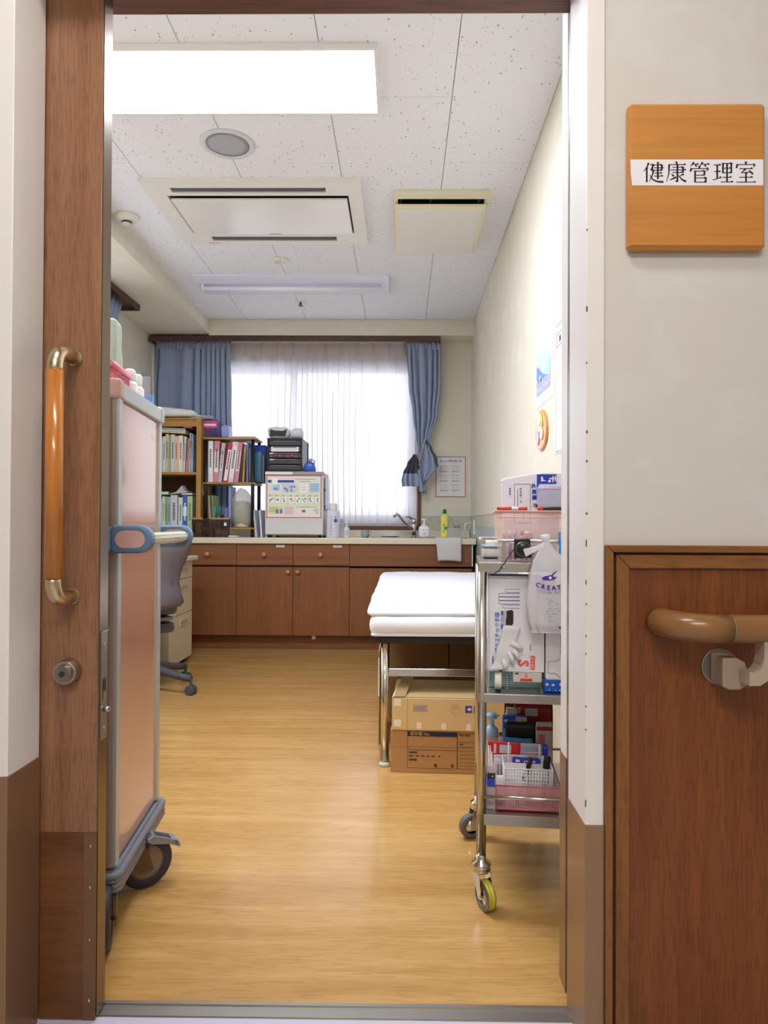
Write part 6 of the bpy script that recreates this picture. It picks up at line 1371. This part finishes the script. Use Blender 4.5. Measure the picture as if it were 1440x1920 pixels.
for r_ in range(10):
    xx = .012 + rnd.random() * .01; z_ = .082 - r_ * .0058
    while xx < .10:
        L_ = .004 + rnd.random() * .012
        if rnd.random() > .3: b.rx(xx, xx + L_, z_, z_ + .0013, yf - .0008)
        xx += L_ + .003
b.build('small_print', M('ink_violet_grey', '#8f88a4', .8), t)
b = MB(); b.prism(P([(.050, .014), (.050, .0185), (.075, .021), (.075, .0165)]), (0, -.0004, 0)); b.build('small_label', pb, t)
text('資源ごみ', .0036, paper, t, (.0625, yf - .0016, .0175), roll=R(5))

# middle tier
MZ = .5092
t = tth('glass_tray', 'low pale green translucent tray on the trolley middle shelf', 'tray', 0, 0, MZ)
b = MB(); clearbox(b, .020, .145, .055, .30, .001, .045, .002); b.build('box', M('green_clear', '#a9ccc6', .15, alpha=.6), t)
t = tth('tape_dispenser', 'cream tape roll standing on the middle shelf', 'tape', .040, .030, MZ + .0005)
b = MB(); b.lathe([(.010, -.008), (.021, -.008), (.022, -.006), (.022, .006), (.021, .008), (.010, .008)], (0, 0, .0222), 26, axis='X', ring=True); b.build('roll', M('tape_ivory', '#e9ecd8', .4), t)
t = tth('wire_spring', 'silver wire coil beside the cream tape roll', 'coil', .062, .03, MZ + .0006)
b = MB(); b.tube([(.006 * math.cos(a * .9) , .006 * math.sin(a * .9), .002 + a * .00075) for a in [i * .6 for i in range(80)]], .0009, 5); b.build('wire', chrome, t)
# glove box
gw = M('glovebox_white', '#efecf2', .5)
gz = MZ + .0475; gh = .232
t = tth('glove_box', 'tall white plastic glove box with blue hand outline on the trolley', 'box', .016, .018, gz)
b = MB(); b.box(0, .134, .0, .075, 0, gh); b.build('carton', gw, t, bevel=.0015)
bl_ = M('outline_blue', '#5a7ab0', .6); bt_ = M('print_blue', '#3f74c8', .6); cr_ = M('print_coral', '#f06a58', .6)
y_ = -.0008
b = MB()
for x0, x1, zc_ in ((.040, .075, .196), (.024, .075, .186), (.024, .075, .177), (.024, .075, .168), (.034, .075, .158)):
    r_ = .0038
    pts = [(x1, y_, zc_ + r_)] + [(x0 + r_ - r_ * math.sin(a), y_, zc_ + r_ * math.cos(a)) for a in [R(v) for v in range(0, 181, 30)]] + [(x1, y_, zc_ - r_)]
    b.tube(pts, .00045, 4)
b.build('hand_outline', bl_, t)
text('プラスチック手袋', .0135, bt_, t, (.0225, y_ - .0003, .094), roll=R(90), bold=.0001, sx=.92)
b = MB(); b.rx(.030, .036, .104, .147, y_); b.lathe([(0, 0), (.003, 0), (.003, .0003), (0, .0003)], (.033, y_, .104), 12, axis='Y'); b.rx(.033, .0335, .05, .104, y_); b.build('stripe', bt_, t)
text('GLOVES', .0062, paper, t, (.033, y_ - .0005, .126), roll=R(-90), bold=.0002)
text('KARAYA', .0062, bt_, t, (.0115, y_ - .0003, .026), roll=R(90), bold=.0001)
b = MB(); b.prism([(.040, y_, .146), (.056, y_, .150), (.060, y_, .146), (.060, y_, .118), (.052, y_, .104), (.040, y_, .102), (.042, y_, .118)], (0, -.0003, 0)); b.build('opening', M('opening_dark', '#3a302a', .9), t)
b = MB(); b.prism([(.0365, y_ - .0006, .147), (.043, y_ - .0006, .149), (.044, y_ - .0006, .135), (.041, y_ - .0006, .12), (.0385, y_ - .0006, .102), (.037, y_ - .0006, .12)], (0, -.0006, 0)); b.build('torn_edge', M('torn_grey', '#c9c0b6', .9), t)
b = MB(); b.rx(.026, .034, 0.0, .009, y_, 0); b.build('stripe', M('print_teal', '#1f6488', .6), t)
text('S', .034, cr_, t, (.083, y_ - .0003, .0215), roll=R(-90), bold=.0012)
b = MB(); b.rx(.101, .112, .006, .040, y_); b.build('size_bar', cr_, t); text('Sサイズ', .0078, paper, t, (.1065, y_ - .0004, .023), roll=R(90))
b = MB(); frame_(b, .062, .098, .006, .041, y_, .0003); b.rx(.1085, .1088, .05, .105, y_); b.build('line', ink_g, t); text('PLASTIC', .0042, ink_g, t, (.101, y_ - .0003, .06), roll=R(90))
b = MB(); b.box(.060, .128, -.001, .012, -.024, -.0005); fl_ = b.build('bottom_flap', M('flap_beige', '#d8cfc8', .6), t, bevel=.001)
text('S', .012, cr_, t, (.091, -.0014, -.0085), bold=.0005)
b = MB(); b.rx(.077, .105, -.022, -.0155, -.0016); b.build('size_bar', ink_r, t); b = MB(); frame_(b, .077, .106, -.022, -.0015, -.0015, .0004); b.build('line', cr_, t); b = MB(); b.rx(.064, .073, -.006, -.001, -.0016); b.build('print', M('print_slate', '#46525c', .7), t)
b = MB(); b.box(-.0006, 0, .002, .073, .004, gh - .004, 0); b.build('side_print', M('side_lilac', '#d9d4ee', .6), t)
# glove spilling out of the box
b = MB(); b.soft(.018, .060, -.016, -.003, .004, .112, .008, (8, 5, 14), .006, 26)
for v in b.v:
    h_ = (v.z - .004) / .108; v.x += -.012 * (1 - h_) + .018 * h_; v.y += .003
b.add([], [], 0)
gl = thing('glove', 'white plastic glove spilling out of the glove box', 'glove', T(.016, .018, gz), TA)
b.build('palm', M('glove_film', '#f0f0f2', .35, alpha=.88), gl, weld=True)
for fx0, fz0, fx1, fz1 in ((.052, .07, .082, .058), (.058, .055, .072, .030), (.046, .05, .058, .018), (.034, .03, .040, .003)):
    b = MB(); b.tube([(fx0, -.008, fz0), ((fx0 + fx1) / 2 + .004, -.011, (fz0 + fz1) / 2), (fx1, -.008, fz1)], [.0075, .0065, .003], 10); b.build('finger', M('glove_film', '#f0f0f2', .35, alpha=.88), gl)
# blue box and second carton
t = tth('blue_box', 'small blue box with white dots on the trolley middle shelf', 'box', .150, .018, MZ + .0005)
b = MB(); b.box(0, .115, 0, .09, 0, .031); b.build('carton', M('carton_blue', '#1f5fd0', .3), t, bevel=.002)
b = MB()
for x_, z_, r_ in ((.004, .018, .004), (.018, .017, .004), (.009, .006, .002), (.024, .005, .002), (.036, .019, .004), (.034, .006, .002)): b.lathe([(0, 0), (r_, 0), (r_, .0004), (0, .0004)], (x_ + .003, -.0006, z_), 14, axis='Y')
b.build('dot', M('dot_pale', '#c9dcf4', .4), t)
t = tth('glove_box', 'white carton with a blue outline print beside the glove box', 'box', .153, .017, MZ + .0325)
b = MB(); b.box(0, .14, 0, .08, 0, .205); b.build('carton', gw, t, bevel=.0015)
b = MB(); b.tube([(.045, y_, .050), (.034, y_, .050), (.026, y_, .043), (.006, y_, .043), (.006, y_, .014), (.024, y_, .014), (.034, y_, .005), (.045, y_, .005)], .0006, 4); b.build('outline', bl_, t)
b = MB(); b.rx(.0352, .037, .06, .12, y_); b.build('print', M('print_dark', '#4a3f3a', .8), t)
b = MB(); b.box(.002, .138, .0, .08, -.0012, 0); b.build('bottom_edge', M('flap_beige', '#d8cfc8', .6), t)

# bottom tier
LZ = .2212
pkc = M('pink_tray', '#f2a2a6', .25, alpha=.38)
t = tth('tray_basket', 'low translucent pink tray on the trolley bottom shelf', 'basket', 0, 0, LZ)
b = MB(); clearbox(b, .034, .190, .012, .26, .001, .062, .002, .05); b.build('tray', pkc, t)
b = MB(); b.tube([(.038, .017, .004), (.186, .017, .004)], .0028, 8); b.tube([(.034, .012, .062), (.190, .012, .062), (.190, .26, .062), (.034, .26, .062)], .0022, 8, closed=True); b.build('edge', M('pink_edge', '#ea8a90', .3, alpha=.75), t)
t = tth('wire_basket', 'white lattice pen basket standing in the pink tray', 'basket', 0, 0, LZ + .004)
wl = M('lattice_white', '#efecef', .4)
lattice('mesh_wall', .056, .172, .026, .125, .0, .096, wl, t, nx=17, ny=12, nz=11, bar=.0011, rimh=.004, taper=.05)
b = MB(); b.box(.108, .1095, .028, .123, .01, .094); b.cyl((.071, .10, .05), (.071, .10, .135), .0022, n=8); b.cyl((.148, .10, .05), (.148, .10, .132), .0022, n=8); b.box(.058, .17, .08, .0815, .01, .09); b.build('divider', wl, t)
def lean_pen(lab, x, y, z, dx, dz, L_, segs):
    t = tth('marker_pen', lab, 'pen', x, y, z); d = Vector((dx, .15, dz)).normalized(); p_ = Vector((0, 0, 0))
    for nm_, l_, r_, c_ in segs:
        b = MB(); b.cyl(p_, p_ + d * l_, r_, n=14); b.build(nm_, cm(c_, .35), t, bevel=.0005); p_ = p_ + d * l_
lean_pen('thick black marker pen leaning in the white lattice basket', .087, .045, LZ + .010, .35, 1, .12, [('barrel', .055, .0048, '#c8ccd4'), ('cap', .058, .0056, '#1c1a1e')])
lean_pen('black capped marker at the right of the white lattice basket', .150, .045, LZ + .010, .12, 1, .12, [('barrel', .083, .0058, '#b9c0c8'), ('cap', .030, .0085, '#19181b')])
t = tth('ointment_tube', 'white and blue tube standing left in the pink tray', 'tube', .045, .030, LZ + .004)
b = MB(); b.soft(-.009, .009, -.006, .006, .0, .028, .005, (4, 3, 5)); b.build('lower', M('tube_blue', '#2a55d8', .3), t, weld=True); b = MB(); b.soft(-.010, .010, -.004, .004, .028, .076, .003, (4, 3, 5)); b.build('upper', M('tube_body', '#e9e9f6', .3), t, weld=True)
t = tth('tongs_holder', 'clear tall holder with cotton sticks and a blue label at the trolley leg', 'holder', .018, .020, LZ + .0005)
b = MB(); clearbox(b, -.004, .016, 0, .03, 0, .105, .001); b.build('holder', M('holder_film', '#e4d4d6', .2, alpha=.5), t)
b = MB(); b.box(-.0035, .0155, -.0012, -.0002, .055, .082, 0); b.rx(-.0035, .0155, .074, .088, -.0016, 1); b.lathe([(0, 0), (.0022, 0), (.0022, .0004), (0, .0004)], (.009, -.0018, .080), 10, axis='Y', mi=2); b.build('label', [cm('#2a52d0'), cm('#26303c'), cm('#d8c84a')], t)
for k in range(3):
    b = MB(); b.cyl((.002 + k * .004, .01, .01), (.000 + k * .004, .014, .15 - k * .008), .0014, n=8); b.build('stick', cm('#f0e6e0'), t)
# packets behind the basket: each stands on the shelf
def packet(lab, x0, x1, y, z0, z1, col, bands=(), thick=.008, rot=0, name='packet', marks=None, alpha=None):
    t = tth(name, lab, name.replace('_', ' '), x0, y, z0, 0); m = cm(col, .35) if alpha is None else M('film_' + col.strip('#'), col, .2, alpha=alpha)
    w_, h_ = x1 - x0, z1 - z0; b = MB(); b.soft(0, w_, 0, thick, 0, h_, .003, (8, 2, 6), .0012, 40); b.build('body', m, t, weld=True)
    if bands:
        b = MB(); ms = []
        for u0, u1, v0, v1, c_ in bands: b.rx(w_ * u0, w_ * u1, h_ * v0, h_ * v1, -.0018 - .0002 * len(ms), len(ms)); ms.append(cm(c_))
        b.build('print', ms, t)
    t.rotation_euler = (0, R(rot), TA); return t
packet('white carton with grey lines behind the white lattice basket', .036, .120, .135, LZ + .0035, LZ + .088, '#e6e4ee', [(.1, .14, .3, .8, '#9b98a4'), (.2, .24, .3, .8, '#9b98a4'), (.3, .34, .3, .8, '#9b98a4')], .03, name='carton')
q_ = packet('bright red packet with a white label lying across the lattice basket', .019, .103, .142, LZ + .0925, LZ + .128, '#d62f38', [(.36, .72, .2, .8, '#d9d6e2'), (.18, .26, .15, .85, '#f0dede'), (.06, .10, .2, .7, '#f4c4c6')], .007, 2)
packet('clear packet with pink contents right of the red packet', .104, .160, .150, LZ + .006, LZ + .122, '#cfc4d8', [(.3, .7, .62, .8, '#e2a8a8'), (.0, 1, .8, .82, '#f4f2f8')], .006, 0, alpha=.75)
packet('cobalt blue packet at the right of the pink tray', .161, .176, .150, LZ + .006, LZ + .118, '#2f45d4', (), .012, 0)
packet('blue white and red tube box lying in the lattice basket', .080, .150, .090, LZ + .088, LZ + .104, '#3742c8', [(.0, 1, .0, .3, '#d8304a'), (.1, .25, .4, .8, '#e8e6f4'), (.45, .8, .5, .75, '#e8e6f4')], .012, 2, name='tube_box')
packet('white folded paper at the right of the lattice basket', .146, .158, .095, LZ + .085, LZ + .112, '#eeeaf0', (), .004, 15, name='paper')
# second row
packet('royal blue and white box behind the black case', .062, .128, .235, LZ + .0035, LZ + .168, '#2a62c8', [(.55, 1, .86, 1, '#b4b6bc'), (.08, .2, .9, .95, '#e9eefc'), (.02, .2, .55, .8, '#9cb0d0')], .02, 0, name='box')
packet('light blue flat packet under the black case', .056, .14, .205, LZ + .0035, LZ + .118, '#5aa4e0', (), .01, 1)
t = packet('black rectangular case standing among the packets', .068, .148, .222, LZ + .0035, LZ + .156, '#161416', (), .012, 1, name='case')
packet('white packet with red print at the right of the black case', .150, .195, .215, LZ + .0035, LZ + .160, '#e0d6d4', [(.05, 1, .86, .93, '#b83a44'), (.15, .55, .60, .8, '#e08a80')], .012, 0)
packet('dark red box with a white label at the back of the bottom shelf', .098, .205, .285, LZ + .0005, LZ + .192, '#a8202c', [(.28, .60, .82, .93, '#d8d4dc'), (.05, .16, .84, .94, '#e8b0b0')], .03, 0, name='box')
packet('grey plastic bag resting on the dark red box', .105, .210, .290, LZ + .193, LZ + .218, '#a59a92', (), .03, 0, name='bag')
packet('white tub of supplies between pump bottle and blue box', .056, .088, .262, LZ + .0005, LZ + .182, '#e2dedc', [(.1, .6, .8, .9, '#9a98a4')], .03, 6, name='tub')
# pump bottle
t = tth('pump_bottle', 'clear pump bottle with a light blue pump on the bottom shelf', 'bottle', .032, .200, LZ + .0005)
b = MB(); b.lathe([(.023, 0), (.025, .004), (.025, .09), (.014, .115), (.014, .122), (0, .122)], (0, 0, 0), 24); b.build('body', M('pump_clear', '#dfe2e6', .1, alpha=.45), t)
lb = M('pump_blue', '#a9cdf0', .3)
b = MB(); b.lathe([(.0165, .120), (.0172, .122), (.0172, .142), (.010, .150), (.0065, .152), (.0065, .168), (.015, .172), (.0165, .178), (.012, .184), (0, .185)], (0, 0, 0), 24); b.cyl((0, -.0, .180), (.018, -.012, .181), .003, .0025, 10); b.build('pump', lb, t)
t = tth('glass_bottle', 'small clear glass bottle beside the pump bottle', 'bottle', .056, .175, LZ + .0005)
b = MB(); b.lathe([(.011, 0), (.012, .003), (.012, .10), (.006, .115), (.006, .13), (0, .13)], (0, 0, 0), 18); b.build('body', M('glass_clearish', '#cfd4d8', .08, alpha=.5), t)
# box seen behind the trolley on the floor, with a flat pack
